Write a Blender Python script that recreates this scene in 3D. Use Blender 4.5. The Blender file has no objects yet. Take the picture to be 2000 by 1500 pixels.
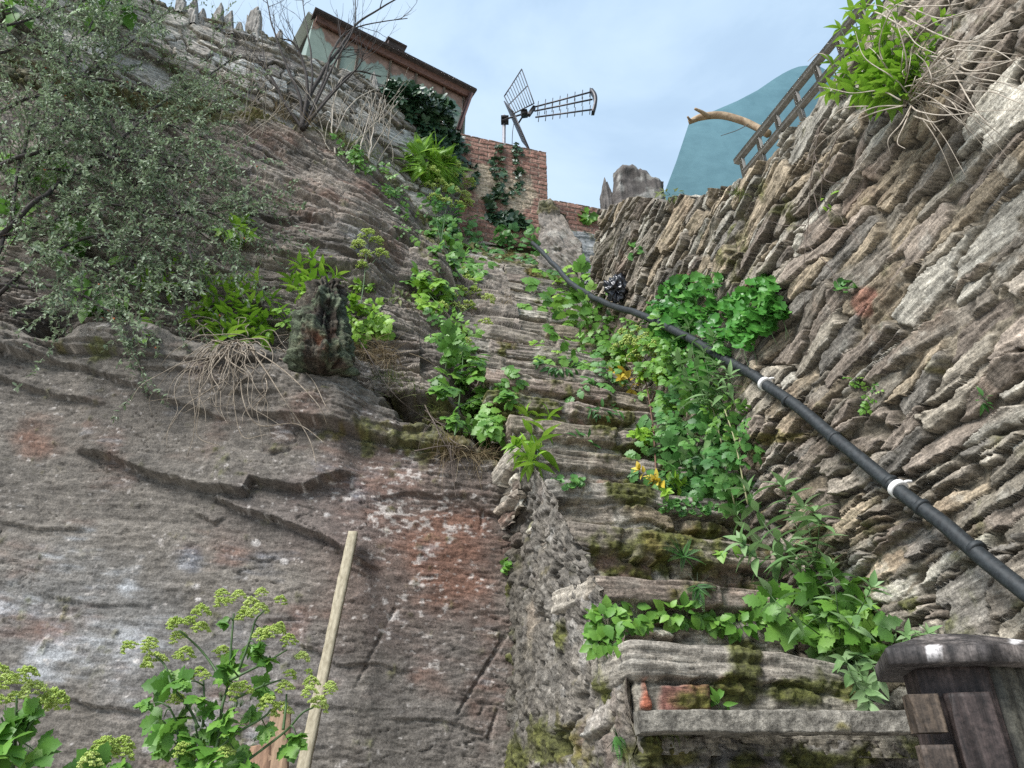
import bpy, math
import numpy as np
from mathutils import Vector
from mathutils.bvhtree import BVHTree

S = bpy.context.scene
COL = S.collection
R = math.radians
rng = np.random.default_rng(11)

# ------------------------------------------------------------------ camera, sky, sun, exposure
F = 1428.0                      # focal length in pixels of the 2000 px wide photograph
PITCH = 30.0
CP, SP = math.cos(R(PITCH)), math.sin(R(PITCH))
cam = bpy.data.cameras.new('camera')
cam_o = bpy.data.objects.new('camera', cam)
COL.objects.link(cam_o)
cam.sensor_width = 36.0
cam.lens = 36.0 * F / 2000.0
cam.clip_start, cam.clip_end = 0.05, 3000.0
cam_o.rotation_euler = (R(90 + PITCH), 0, 0)
S.camera = cam_o

SUN_EL, SUN_AZ = 46.0, 226.0    # high, behind the camera, veiled by thin cloud
W = bpy.data.worlds.new('World')
S.world = W
W.use_nodes = True
nt = W.node_tree
nt.nodes.clear()
def wn(t, **k):
    n = nt.nodes.new(t)
    for a, b in k.items():
        setattr(n, a, b)
    return n
sky = wn('ShaderNodeTexSky', sky_type='NISHITA', sun_disc=False)
sky.sun_elevation, sky.sun_rotation = R(SUN_EL), R(SUN_AZ)
sky.air_density, sky.dust_density, sky.ozone_density = 1.0, 2.2, 1.2
tc = wn('ShaderNodeTexCoord')
mp = wn('ShaderNodeMapping')
mp.inputs['Scale'].default_value = (1.0, 1.0, 1.6)
n1 = wn('ShaderNodeTexNoise')
n1.inputs['Scale'].default_value = 2.6
n1.inputs['Detail'].default_value = 7
n1.inputs['Roughness'].default_value = 0.55
n1.inputs['Distortion'].default_value = 0.4
cr = wn('ShaderNodeValToRGB')
cr.color_ramp.elements[0].position, cr.color_ramp.elements[1].position = 0.36, 0.70
cr.color_ramp.elements[0].color = (0.70, 0.70, 0.70, 1)
cr.color_ramp.elements[1].color = (0.97, 0.97, 0.97, 1)
mx = wn('ShaderNodeMixRGB')
mx.inputs[2].default_value = (2.95, 3.95, 5.0, 1)       # thin white cloud, in the sky's own units
bg = wn('ShaderNodeBackground')
bg.inputs['Strength'].default_value = 0.10
out = wn('ShaderNodeOutputWorld')
L = nt.links.new
L(tc.outputs['Generated'], mp.inputs['Vector']); L(mp.outputs['Vector'], n1.inputs['Vector'])
L(n1.outputs['Fac'], cr.inputs['Fac']); L(cr.outputs['Color'], mx.inputs[0])
L(sky.outputs['Color'], mx.inputs[1]); L(mx.outputs['Color'], bg.inputs['Color'])
cr2 = wn('ShaderNodeValToRGB')
cr2.color_ramp.elements[0].position, cr2.color_ramp.elements[1].position = 0.44, 0.74
cr2.color_ramp.elements[1].color = (0.9, 0.9, 0.9, 1)
mx2 = wn('ShaderNodeMixRGB')
mx2.inputs[2].default_value = (3.3, 4.1, 4.95, 1)      # brighter cloud
L(n1.outputs['Fac'], cr2.inputs['Fac']); L(cr2.outputs['Color'], mx2.inputs[0]); L(mx.outputs['Color'], mx2.inputs[1]); L(mx2.outputs['Color'], bg.inputs['Color'])
L(bg.outputs['Background'], out.inputs['Surface'])

sun = bpy.data.lights.new('sun', 'SUN')
sun_o = bpy.data.objects.new('sun', sun)
COL.objects.link(sun_o)
sun.energy, sun.angle, sun.color = 2.7, R(24), (1.0, 0.985, 0.965)
sd = Vector((math.sin(R(SUN_AZ)) * math.cos(R(SUN_EL)), math.cos(R(SUN_AZ)) * math.cos(R(SUN_EL)), math.sin(R(SUN_EL))))
sun_o.rotation_euler = sd.to_track_quat('Z', 'Y').to_euler()
sun_o.location = (0, -5, 30)

S.view_settings.view_transform = 'Standard'
S.view_settings.look = 'None'
S.view_settings.gamma = 1.0
S.view_settings.exposure = 1.15
S.render.engine = 'CYCLES'
S.cycles.use_denoising = False
S.cycles.max_bounces = 6
S.cycles.diffuse_bounces = 4
S.cycles.transmission_bounces = 3
S.cycles.transparent_max_bounces = 4

# ------------------------------------------------------------------ numbers: noise, rays, meshes
def ray(px, py):
    xc, yc = (px - 1000) / F, (750 - py) / F
    return np.array([xc, CP - yc * SP, SP + yc * CP])
def at(px, py, D):
    """the point seen at that photo position, D metres in front of the camera"""
    d = ray(px, py)
    return d * (D / d[1])
def proj(P):
    dep = P[..., 1] * CP + P[..., 2] * SP
    dep = np.where(dep < 0.05, 0.05, dep)
    up = -P[..., 1] * SP + P[..., 2] * CP
    return 1000 + F * P[..., 0] / dep, 750 - F * up / dep

def hsh(ix, iy, iz, seed=0):
    h = (ix.astype(np.int64) * 73856093) ^ (iy.astype(np.int64) * 19349663) ^ (iz.astype(np.int64) * 83492791) ^ (seed * 2654435761)
    h = h & 0xFFFFFFFF
    h = ((h ^ (h >> 15)) * 2246822519) & 0xFFFFFFFF
    h = ((h ^ (h >> 13)) * 3266489917) & 0xFFFFFFFF
    return ((h ^ (h >> 16)) & 0xFFFFFF) / float(0xFFFFFF)
def vnoise(p, seed=0):
    i = np.floor(p).astype(np.int64)
    f = p - i
    f = f * f * f * (f * (f * 6 - 15) + 10)
    r = 0
    for dx in (0, 1):
        wx = f[..., 0] if dx else 1 - f[..., 0]
        for dy in (0, 1):
            wy = f[..., 1] if dy else 1 - f[..., 1]
            for dz in (0, 1):
                wz = f[..., 2] if dz else 1 - f[..., 2]
                r = r + wx * wy * wz * hsh(i[..., 0] + dx, i[..., 1] + dy, i[..., 2] + dz, seed)
    return r * 2 - 1
def fbm(p, octv=4, seed=0, gain=0.5):
    a, t, s = 1.0, 0.0, 0.0
    p = p.copy()
    for k in range(octv):
        t = t + a * vnoise(p, seed + k * 17)
        s += a
        a *= gain
        p = p * 2.03 + 3.7
    return t / s * 1.4
def sstep(a, b, x):
    t = np.clip((x - a) / (b - a), 0, 1)
    return t * t * (3 - 2 * t)
def lerp(a, b, t):
    return a + (b - a) * t
def mixc(c, c2, f):
    return c + (np.asarray(c2) - c) * f[..., None]

def link(o, parent=None):
    COL.objects.link(o)
    if parent is not None:
        o.parent = parent
        o.matrix_parent_inverse = parent.matrix_world.inverted()
    return o
def tag(o, label=None, cat=None, group=None, kind=None):
    kind = kind or ('thing' if label and cat else None)
    for k, v in (('label', label), ('category', cat), ('group', group), ('kind', kind)):
        if v:
            o[k] = v
    return o
def thing(name, loc, label, cat, group=None):
    o = bpy.data.objects.new(name, None)
    o.empty_display_size = 0.1
    o.location = tuple(float(v) for v in loc)
    COL.objects.link(o)
    bpy.context.view_layer.update()
    return tag(o, label, cat, group)

class Acc:
    """collects polygons of several sizes and builds ONE mesh object"""
    def __init__(self):
        self.v, self.f, self.val, self.c, self.n = [], {}, [], [], 0
    def add(self, V, faces, val=None, col=None):
        V = np.asarray(V, float).reshape(-1, 3)
        for fa in (faces if isinstance(faces, (list, tuple)) else [faces]):
            fa = np.asarray(fa, np.int64)
            if fa.size:
                self.f.setdefault(fa.shape[1], []).append(fa + self.n)
        self.v.append(V)
        self.val.append(np.broadcast_to(np.asarray(0.5 if val is None else val, float).reshape(-1), (len(V),)))
        self.c.append(np.broadcast_to(np.asarray((1, 1, 1) if col is None else col, float).reshape(-1, 3), (len(V), 3)))
        self.n += len(V)
    def build(self, name, mat, parent=None, smooth=True):
        V = np.concatenate(self.v)
        if parent is not None:
            V = V - np.array(parent.location)
        me = bpy.data.meshes.new(name)
        me.vertices.add(len(V))
        me.vertices.foreach_set('co', V.astype(np.float32).ravel())
        idx, st, k = [], [], 0
        for sz, l in self.f.items():
            a = np.concatenate(l)
            idx.append(a.ravel())
            st.append(k + np.arange(len(a)) * sz)
            k += a.size
        idx, st = np.concatenate(idx), np.concatenate(st)
        me.loops.add(len(idx))
        me.loops.foreach_set('vertex_index', idx.astype(np.int32))
        me.polygons.add(len(st))
        me.polygons.foreach_set('loop_start', st.astype(np.int32))
        me.update(calc_edges=True)
        me.validate()
        if smooth:
            me.polygons.foreach_set('use_smooth', np.ones(len(me.polygons), bool))
        a = me.attributes.new('val', 'FLOAT', 'POINT')
        a.data.foreach_set('value', np.concatenate(self.val).astype(np.float32))
        c = np.concatenate(self.c)
        a = me.attributes.new('col', 'FLOAT_COLOR', 'POINT')
        a.data.foreach_set('color', np.concatenate([c, np.ones((len(c), 1))], 1).astype(np.float32).ravel())
        if mat is not None:
            me.materials.append(mat)
        o = bpy.data.objects.new(name, me)
        if parent is not None:
            COL.objects.link(o)
            o.parent = parent
        else:
            COL.objects.link(o)
        return o
def grid_faces(n, m, flip=False):
    i = np.arange(n * m).reshape(n, m)
    q = np.stack([i[:-1, :-1], i[:-1, 1:], i[1:, 1:], i[1:, :-1]], -1).reshape(-1, 4)
    return q[:, ::-1] if flip else q
def grid_normals(P, toward):
    du = np.gradient(P, axis=1)
    dv = np.gradient(P, axis=0)
    n = np.cross(du, dv)
    n /= np.linalg.norm(n, axis=-1, keepdims=True) + 1e-12
    s = np.sign(np.sum(n * np.asarray(toward), -1).mean())
    return n * (s if s else 1), s
SURF = []
def grid_obj(name, P, mat, col, parent=None, val=None, sgn=1):
    SURF.append(P.reshape(-1, 3).astype(np.float32))
    a = Acc()
    n, m = P.shape[:2]
    a.add(P.reshape(-1, 3), grid_faces(n, m, sgn < 0), col=col.reshape(-1, 3), val=P[..., 2].ravel() if val is None else val.ravel())
    return a.build(name, mat, parent)
def box_to(a, c, ax, ay, az, hx, hy, hz, **k):
    """a box with centre c, axes ax ay az and half sizes, small chamfers on the edges"""
    c, ax, ay, az = [np.asarray(v, float) for v in (c, ax, ay, az)]
    b = min(hx, hy, hz) * 0.16
    V, sg = [], [(-1, -1, -1), (1, -1, -1), (1, 1, -1), (-1, 1, -1), (-1, -1, 1), (1, -1, 1), (1, 1, 1), (-1, 1, 1)]
    for sx, sy, sz in sg:
        for q in range(3):
            e = [hx, hy, hz]
            for j in range(3):
                if j != q:
                    e[j] -= b
            V.append(c + ax * sx * e[0] + ay * sy * e[1] + az * sz * e[2])
    fq = {0: ((0, 3, 7, 4), (1, 5, 6, 2)), 1: ((0, 4, 5, 1), (3, 2, 6, 7)), 2: ((0, 1, 2, 3), (4, 7, 6, 5))}
    Q = [[v * 3 + q for v in f] for q in range(3) for f in fq[q]]
    T = [[i * 3, i * 3 + 1, i * 3 + 2] for i in range(8)]
    for i in range(8):
        for j in range(i + 1, 8):
            d = [k2 for k2 in range(3) if sg[i][k2] != sg[j][k2]]
            if len(d) == 1:
                o = [k2 for k2 in range(3) if k2 != d[0]]
                Q.append([i * 3 + o[0], j * 3 + o[0], j * 3 + o[1], i * 3 + o[1]])
    a.add(V, [np.array(Q), np.array(T)], **k)
def tube_to(a, pts, rad, sides=6, **k):
    pts = np.asarray(pts, float)
    n = len(pts)
    rad = np.broadcast_to(np.asarray(rad, float), (n,)) if np.ndim(rad) == 0 else np.interp(np.linspace(0, 1, n), np.linspace(0, 1, len(rad)), rad)
    t = np.gradient(pts, axis=0)
    t /= np.linalg.norm(t, axis=1, keepdims=True) + 1e-12
    ref = np.array([0.13, 0.31, 0.94]) if abs(t[:, 2].mean()) < 0.8 else np.array([0.9, 0.3, 0.1])
    x = np.cross(t, ref)
    x /= np.linalg.norm(x, axis=1, keepdims=True) + 1e-12
    y = np.cross(t, x)
    th = np.linspace(0, 2 * math.pi, sides, endpoint=False)
    V = pts[:, None] + rad[:, None, None] * (np.cos(th)[None, :, None] * x[:, None] + np.sin(th)[None, :, None] * y[:, None])
    i = np.arange(n * sides).reshape(n, sides)
    j = np.roll(i, -1, 1)
    q = np.stack([i[:-1], j[:-1], j[1:], i[1:]], -1).reshape(-1, 4)
    fs = [q]
    cap = np.stack([i[0][::-1], i[-1]])
    fs.append(cap)
    a.add(V.reshape(-1, 3), fs, **k)
def curve(pts, n=24, wob=0.0, seed=0):
    """Catmull-Rom through points, n samples, wobbled"""
    p = np.asarray(pts, float)
    p = np.concatenate([[2 * p[0] - p[1]], p, [2 * p[-1] - p[-2]]])
    m = len(p) - 3
    t = np.linspace(0, m - 1e-6, n)
    i = t.astype(int)
    f = (t - i)[:, None]
    a, b, c, d = p[i], p[i + 1], p[i + 2], p[i + 3]
    r = 0.5 * (2 * b + (c - a) * f + (2 * a - 5 * b + 4 * c - d) * f ** 2 + (3 * b - 3 * c + d - a) * f ** 3)
    if wob:
        q = r * 5 + seed * 7.3
        r = r + wob * np.stack([vnoise(q, 1), vnoise(q, 2), vnoise(q, 3)], 1)
    return r

# ------------------------------------------------------------------ materials
def new_mat(name):
    m = bpy.data.materials.new(name)
    m.use_nodes = True
    t = m.node_tree
    b = t.nodes['Principled BSDF']
    return m, t, b
def node(t, ty, **ins):
    n = t.nodes.new(ty)
    for k, v in ins.items():
        n.inputs[k.replace('_', ' ')].default_value = v
    return n
def rock_mat(name, stretch=(5, 5, 40), bump=0.5, dist=0.012, rough=0.85, grain=0.35, spec=0.25, bed=False, lamk=1.7):
    """colour from the mesh's own stone and stain colours, broken up by fine noise; laminated bump"""
    m, t, b = new_mat(name)
    at_ = node(t, 'ShaderNodeAttribute'); at_.attribute_name = 'col'
    tc_ = node(t, 'ShaderNodeTexCoord')
    mp_ = node(t, 'ShaderNodeMapping'); mp_.inputs['Scale'].default_value = stretch
    lam = node(t, 'ShaderNodeTexNoise', Scale=1.6, Detail=8.0, Roughness=0.66, Distortion=0.35)
    fin = node(t, 'ShaderNodeTexNoise', Scale=120.0, Detail=5.0, Roughness=0.78)
    mid = node(t, 'ShaderNodeTexNoise', Scale=22.0, Detail=5.0, Roughness=0.65)
    l = t.links.new
    if bed:                                                       # the mesh carries its own bedding height: the grain follows the tilted beds
        av = node(t, 'ShaderNodeAttribute'); av.attribute_name = 'val'
        sx = node(t, 'ShaderNodeSeparateXYZ'); cx_ = node(t, 'ShaderNodeCombineXYZ')
        l(tc_.outputs['Object'], sx.inputs[0]); l(sx.outputs[0], cx_.inputs[0]); l(sx.outputs[1], cx_.inputs[1]); l(av.outputs['Fac'], cx_.inputs[2])
        l(cx_.outputs[0], mp_.inputs['Vector'])
    else:
        l(tc_.outputs['Object'], mp_.inputs['Vector'])
    l(mp_.outputs['Vector'], lam.inputs['Vector'])
    l(tc_.outputs['Object'], fin.inputs['Vector']); l(tc_.outputs['Object'], mid.inputs['Vector'])
    def mrange(src, lo, hi, a=0.28, c=0.72):
        r_ = node(t, 'ShaderNodeMapRange'); r_.inputs[1].default_value = a; r_.inputs[2].default_value = c
        r_.inputs[3].default_value = lo; r_.inputs[4].default_value = hi
        l(src, r_.inputs[0]); return r_.outputs[0]
    def mul(x, y):
        r_ = node(t, 'ShaderNodeMath'); r_.operation = 'MULTIPLY'; l(x, r_.inputs[0]); l(y, r_.inputs[1]); return r_.outputs[0]
    g = mul(mul(mrange(lam.outputs['Fac'], 1 - grain * lamk, 1 + grain * lamk), mrange(fin.outputs['Fac'], 1 - grain * 1.5, 1 + grain * 1.5, .34, .66)), mrange(mid.outputs['Fac'], 1 - grain * 1.15, 1 + grain * 1.15))
    vm = node(t, 'ShaderNodeVectorMath'); vm.operation = 'SCALE'
    l(at_.outputs['Color'], vm.inputs[0]); l(g, vm.inputs['Scale'])
    l(vm.outputs[0], b.inputs['Base Color'])
    b.inputs['Roughness'].default_value = rough
    b.inputs['Specular IOR Level'].default_value = spec
    ad = node(t, 'ShaderNodeMath'); ad.operation = 'MULTIPLY_ADD'; ad.inputs[1].default_value = 0.45
    l(fin.outputs['Fac'], ad.inputs[0]); l(lam.outputs['Fac'], ad.inputs[2])
    ad2 = node(t, 'ShaderNodeMath'); ad2.operation = 'MULTIPLY_ADD'; ad2.inputs[1].default_value = 0.5
    l(mid.outputs['Fac'], ad2.inputs[0]); l(ad.outputs[0], ad2.inputs[2])
    bp = node(t, 'ShaderNodeBump', Strength=bump, Distance=dist)
    l(ad2.outputs[0], bp.inputs['Height']); l(bp.outputs['Normal'], b.inputs['Normal'])
    return m
def plain_mat(name, c1, c2, scale=(30, 30, 30), rough=0.7, bump=0.25, dist=0.004, metal=0.0, spec=0.4, ramp=(0.35, 0.68), attr=False):
    m, t, b = new_mat(name)
    l = t.links.new
    tc_ = node(t, 'ShaderNodeTexCoord')
    mp_ = node(t, 'ShaderNodeMapping'); mp_.inputs['Scale'].default_value = scale
    n_ = node(t, 'ShaderNodeTexNoise', Scale=1.0, Detail=7.0, Roughness=0.65, Distortion=0.3)
    r_ = node(t, 'ShaderNodeValToRGB')
    r_.color_ramp.elements[0].position, r_.color_ramp.elements[1].position = ramp
    r_.color_ramp.elements[0].color = (*c1, 1); r_.color_ramp.elements[1].color = (*c2, 1)
    l(tc_.outputs['Object'], mp_.inputs['Vector']); l(mp_.outputs['Vector'], n_.inputs['Vector']); l(n_.outputs['Fac'], r_.inputs['Fac'])
    src = r_.outputs['Color']
    if attr:
        a_ = node(t, 'ShaderNodeAttribute'); a_.attribute_name = 'col'
        mm = node(t, 'ShaderNodeMixRGB'); mm.blend_type = 'MULTIPLY'; mm.inputs[0].default_value = 1
        l(src, mm.inputs[1]); l(a_.outputs['Color'], mm.inputs[2]); src = mm.outputs[0]
    l(src, b.inputs['Base Color'])
    b.inputs['Roughness'].default_value = rough; b.inputs['Metallic'].default_value = metal
    b.inputs['Specular IOR Level'].default_value = spec
    bp = node(t, 'ShaderNodeBump', Strength=bump, Distance=dist)
    l(n_.outputs['Fac'], bp.inputs['Height']); l(bp.outputs['Normal'], b.inputs['Normal'])
    return m
def leaf_mat(name, dark, mid, light, rough=0.45, trans=0.3):
    """leaf colour runs dark > mid > light with each leaf's own random value"""
    m, t, b = new_mat(name)
    l = t.links.new
    a_ = node(t, 'ShaderNodeAttribute'); a_.attribute_name = 'val'
    r_ = node(t, 'ShaderNodeValToRGB')
    e = r_.color_ramp.elements
    e[0].position, e[0].color = 0.0, (*dark, 1)
    e[1].position, e[1].color = 1.0, (*light, 1)
    k = e.new(0.5); k.color = (*mid, 1)
    l(a_.outputs['Fac'], r_.inputs['Fac'])
    n_ = node(t, 'ShaderNodeTexNoise', Scale=70.0, Detail=3.0)
    mr = node(t, 'ShaderNodeMapRange'); mr.inputs[3].default_value = 0.75; mr.inputs[4].default_value = 1.25
    l(n_.outputs['Fac'], mr.inputs[0])
    vm = node(t, 'ShaderNodeVectorMath'); vm.operation = 'SCALE'
    l(r_.outputs['Color'], vm.inputs[0]); l(mr.outputs[0], vm.inputs['Scale'])
    l(vm.outputs[0], b.inputs['Base Color'])
    b.inputs['Roughness'].default_value = rough
    b.inputs['Specular IOR Level'].default_value = 0.35
    tr = node(t, 'ShaderNodeBsdfTranslucent')
    l(vm.outputs[0], tr.inputs['Color'])
    ms = node(t, 'ShaderNodeMixShader'); ms.inputs[0].default_value = trans
    l(b.outputs[0], ms.inputs[1]); l(tr.outputs[0], ms.inputs[2])
    l(ms.outputs[0], t.nodes['Material Output'].inputs['Surface'])
    return m

M = {}
M['cliff'] = rock_mat('slate_cliff', (6, 6, 34), 0.5, 0.012, bed=True, lamk=.8)
M['stone'] = rock_mat('slate_stone', (9, 9, 60), 0.6, 0.010, bed=True)
M['mortar'] = rock_mat('rough_mortar', (16, 16, 20), 0.7, 0.014)
M['brick'] = rock_mat('old_brick', (25, 25, 25), 0.4, 0.006)
M['ground'] = plain_mat('pale_bounce_ground', (0.30, 0.285, 0.26), (0.42, 0.40, 0.37), (3, 3, 3), 0.95, 0.6, 0.02)  # unseen ground, made pale to bounce fill light upwards
M['soil'] = plain_mat('earth', (0.05, 0.042, 0.03), (0.12, 0.10, 0.07), (6, 6, 6), 0.95, 0.6, 0.02)
M['grassland'] = plain_mat('turf', (0.04, 0.06, 0.02), (0.09, 0.12, 0.035), (5, 5, 5), 0.95, 0.6, 0.03)
# ------------------------------------------------------------------ stonework pattern
def make_sites(u0, u1, v0f, v1f, du=(0.12, 0.34), dv=(0.035, 0.085), seed=0, ang=0.12, rowslope=0.0):
    """courses of flat stones; one row per site: centre u v, half sizes, tilt"""
    r = np.random.default_rng(seed)
    out = []
    vmin = min(v0f(u0), v0f(u1), v0f((u0 + u1) / 2)) - 0.1
    vmax = max(v1f(u0), v1f(u1), v1f((u0 + u1) / 2)) + 0.1
    v = vmin
    while v < vmax:
        hgt = r.uniform(*dv)
        if r.random() < 0.12:
            hgt *= 1.8
        u = u0 - r.uniform(0, 0.3)
        while u < u1 + 0.2:
            w = r.uniform(*du) * (1.0 if r.random() > 0.15 else 0.4) * (0.6 + 0.4 * hgt / dv[1])
            vv = v + hgt / 2 + r.normal(0, hgt * 0.32) + rowslope * (u - u0)
            if v0f(u) - 0.15 < vv < v1f(u) + 0.15:
                out.append((u + w / 2, vv, w / 2, hgt / 2 * r.uniform(0.8, 1.25), r.normal(0, ang)))
            u += w
        v += hgt
    return np.array(out)
def stones(U, V, sites, p4=True, reach=0.55):
    """for every point: index of its stone, distance to the joint, position inside the stone"""
    sh = U.shape
    U, V = U.ravel(), V.ravel()
    idx = np.zeros(len(U), np.int64); e = np.zeros(len(U)); lu = np.zeros(len(U)); lv = np.zeros(len(U))
    T = 0.25
    key = (np.floor(U / T).astype(np.int64) + 5000) * 100000 + np.floor(V / T).astype(np.int64) + 5000
    order = np.argsort(key, kind='stable')
    ks = key[order]
    cuts = np.flatnonzero(np.diff(ks)) + 1
    for seg in np.split(order, cuts):
        u, v = U[seg], V[seg]
        cu, cv = u.mean(), v.mean()
        c = np.flatnonzero((np.abs(sites[:, 0] - cu) < T / 2 + reach) & (np.abs(sites[:, 1] - cv) < T / 2 + reach * 0.6))
        if len(c) < 3:
            c = np.argsort((sites[:, 0] - cu) ** 2 + (sites[:, 1] - cv) ** 2)[:6]
        s = sites[c]
        ca, sa = np.cos(s[:, 4]), np.sin(s[:, 4])
        a, b = u[:, None] - s[:, 0], v[:, None] - s[:, 1]
        x, y = a * ca + b * sa, -a * sa + b * ca
        q = (x / s[:, 2]) ** 2
        w = (y / s[:, 3]) ** 2
        q *= q; w *= w
        d = np.sqrt(np.sqrt(np.sqrt(q * q + w * w + 0.4 * q * w)))
        o = np.argpartition(d, 1, axis=1)[:, :2]
        rr = np.arange(len(u))
        d0, d1 = d[rr, o[:, 0]], d[rr, o[:, 1]]
        sw = d1 < d0
        i0 = np.where(sw, o[:, 1], o[:, 0])
        lo, hi = np.minimum(d0, d1), np.maximum(d0, d1)
        idx[seg] = c[i0]
        e[seg] = (hi - lo) * 0.5 * sites[c[i0], 3]
        lu[seg], lv[seg] = x[rr, i0], y[rr, i0]
    return idx.reshape(sh), e.reshape(sh), lu.reshape(sh), lv.reshape(sh)
PAL = np.array([(.185, .165, .14), (.155, .13, .112), (.25, .235, .21), (.20, .165, .125), (.125, .115, .105), (.29, .275, .245), (.165, .145, .125), (.17, .12, .10)])
MORTAR = np.array((.205, .175, .13))
MOSS = np.array((.070, .075, .014))
def stone_look(P, U, V, sites, seed, relief=0.05, joint=0.035, edge=0.012, pal=PAL, mortar=MORTAR, fill=0.5, tilt=0.25, open_=0.5):
    """relief and colour of laid slate stones; returns displacement, colour, joint mask"""
    wu = U + 0.02 * fbm(P * 9, 3, seed) + 0.009 * fbm(P * 32, 2, seed + 3)
    wv = V + 0.014 * fbm(P * 7 + 9, 3, seed + 1) + 0.007 * fbm(P * 34, 2, seed + 4)
    i, e, lu, lv = stones(wu, wv, sites)
    r = np.random.default_rng(seed + 5)
    n = len(sites)
    h = r.uniform(0, 1, n) ** 1.2
    tu, tv = r.normal(0, tilt * .5, n), r.normal(-0.12, tilt * 1.2, n)
    pc = pal[r.integers(0, len(pal), n)] * r.uniform(0.68, 1.32, (n, 1))
    lam = fbm(np.stack([U * 5, V * 70 + r.uniform(0, 99, n)[i], h[i] * 50], -1), 4, seed + 7)
    step = np.floor((lv / 0.016) + 0.6 * fbm(P * 7, 2, seed + 8))
    st = hsh(step.astype(np.int64), i, np.floor(U / 0.11 + hsh(step.astype(np.int64), i, i, 3) * 5).astype(np.int64), seed) - 0.5
    js = r.uniform(0.55, 1.6, n)[i]
    face = sstep(0.001, edge, e * (0.9 + 0.25 * fbm(P * 30, 2, seed + 11)) / js ** 0.5)
    patch = sstep(-0.1, 0.35, fbm(P * 3.1, 3, seed + 9))            # where mortar still fills the joints
    depth = joint * (1.25 - 0.75 * patch * fill / 0.5 * 0.8)
    d = face * (relief * (h[i] - 0.35) + np.clip(tu[i] * lu + tv[i] * lv, -relief, relief) + 0.005 * lam + 0.009 * st) - (1 - face) * (depth + 0.012 * fbm(P * 25, 3, seed + 12))
    d = d + 0.014 * fbm(P * 2.2, 3, seed + 13)
    c = pc[i] * (1 + 0.28 * lam[..., None] + 0.22 * st[..., None])
    rust = sstep(0.25, 0.7, fbm(P * 4 + 5, 4, seed + 20))
    c = mixc(c, (.19, .12, .08), rust * 0.32)
    lich = sstep(0.28, 0.55, fbm(P * 17, 4, seed + 21)) * sstep(-0.1, 0.4, fbm(P * 2.1, 2, seed + 22))
    c = mixc(c, (.37, .355, .31), lich * 0.36 * face)
    mo = mortar * (1 + 0.35 * fbm(P * 30, 3, seed + 23))[..., None]
    mo = mixc(mo, (.07, .06, .045), (1 - patch) * 0.75)
    c = lerp(mo, c, face[..., None])
    return d, np.clip(c, 0.01, 0.8), 1 - face
def add_moss(c, P, d, mask, seed, amount=0.9, thick=0.012):
    n = fbm(P * 14, 4, seed)
    m = sstep(0.25, 0.6, mask + 0.45 * n) * amount
    tint = MOSS * (1 + 0.7 * fbm(P * 60, 3, seed + 1))[..., None]
    tint = mixc(tint, (.14, .10, .02), sstep(0.0, 0.8, fbm(P * 6, 2, seed + 2)) * 0.6)
    return lerp(c, np.clip(tint, .005, 1), m[..., None]), d + m * thick * (0.6 + 0.7 * fbm(P * 60, 3, seed + 3))
def blob(px, py, x, y, rx, ry):
    return np.exp(-(((px - x) / rx) ** 2 + ((py - y) / ry) ** 2))

# ------------------------------------------------------------------ the cliff
LIPX = np.array([-6.0, -4.5, -3.3, -1.9, -1.3, -0.86, -0.3, 0.6])
LIPD = np.array([3.3, 3.6, 4.05, 4.75, 5.05, 5.5, 6.2, 6.9])
LIPH = np.array([4.9, 5.0, 5.15, 5.55, 5.4, 5.05, 5.45, 5.6])
def face_D(X):
    return 3.27 + 0.03 * X + 0.05 * np.sin(X * 2.1)
_lp = np.array([(-300, 610), (0, 622), (150, 632), (330, 652), (480, 685), (620, 738), (740, 775), (830, 845), (1000, 890), (1060, 900)], float)
_lx, _lh = [], []
for _x, _y in _lp:
    _d = ray(_x, _y); _k = 3.27 / _d[1]
    _lx.append(_d[0] * _k); _lh.append(_d[2] * _k)
def ledge_h(X):
    return np.interp(X, _lx, _lh)
def line_y(px, poly):
    p = np.array(poly, float)
    return np.interp(px, p[:, 0], p[:, 1]), sstep(p[0, 0] - 25, p[0, 0] + 25, px) * (1 - sstep(p[-1, 0] - 25, p[-1, 0] + 25, px))

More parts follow.
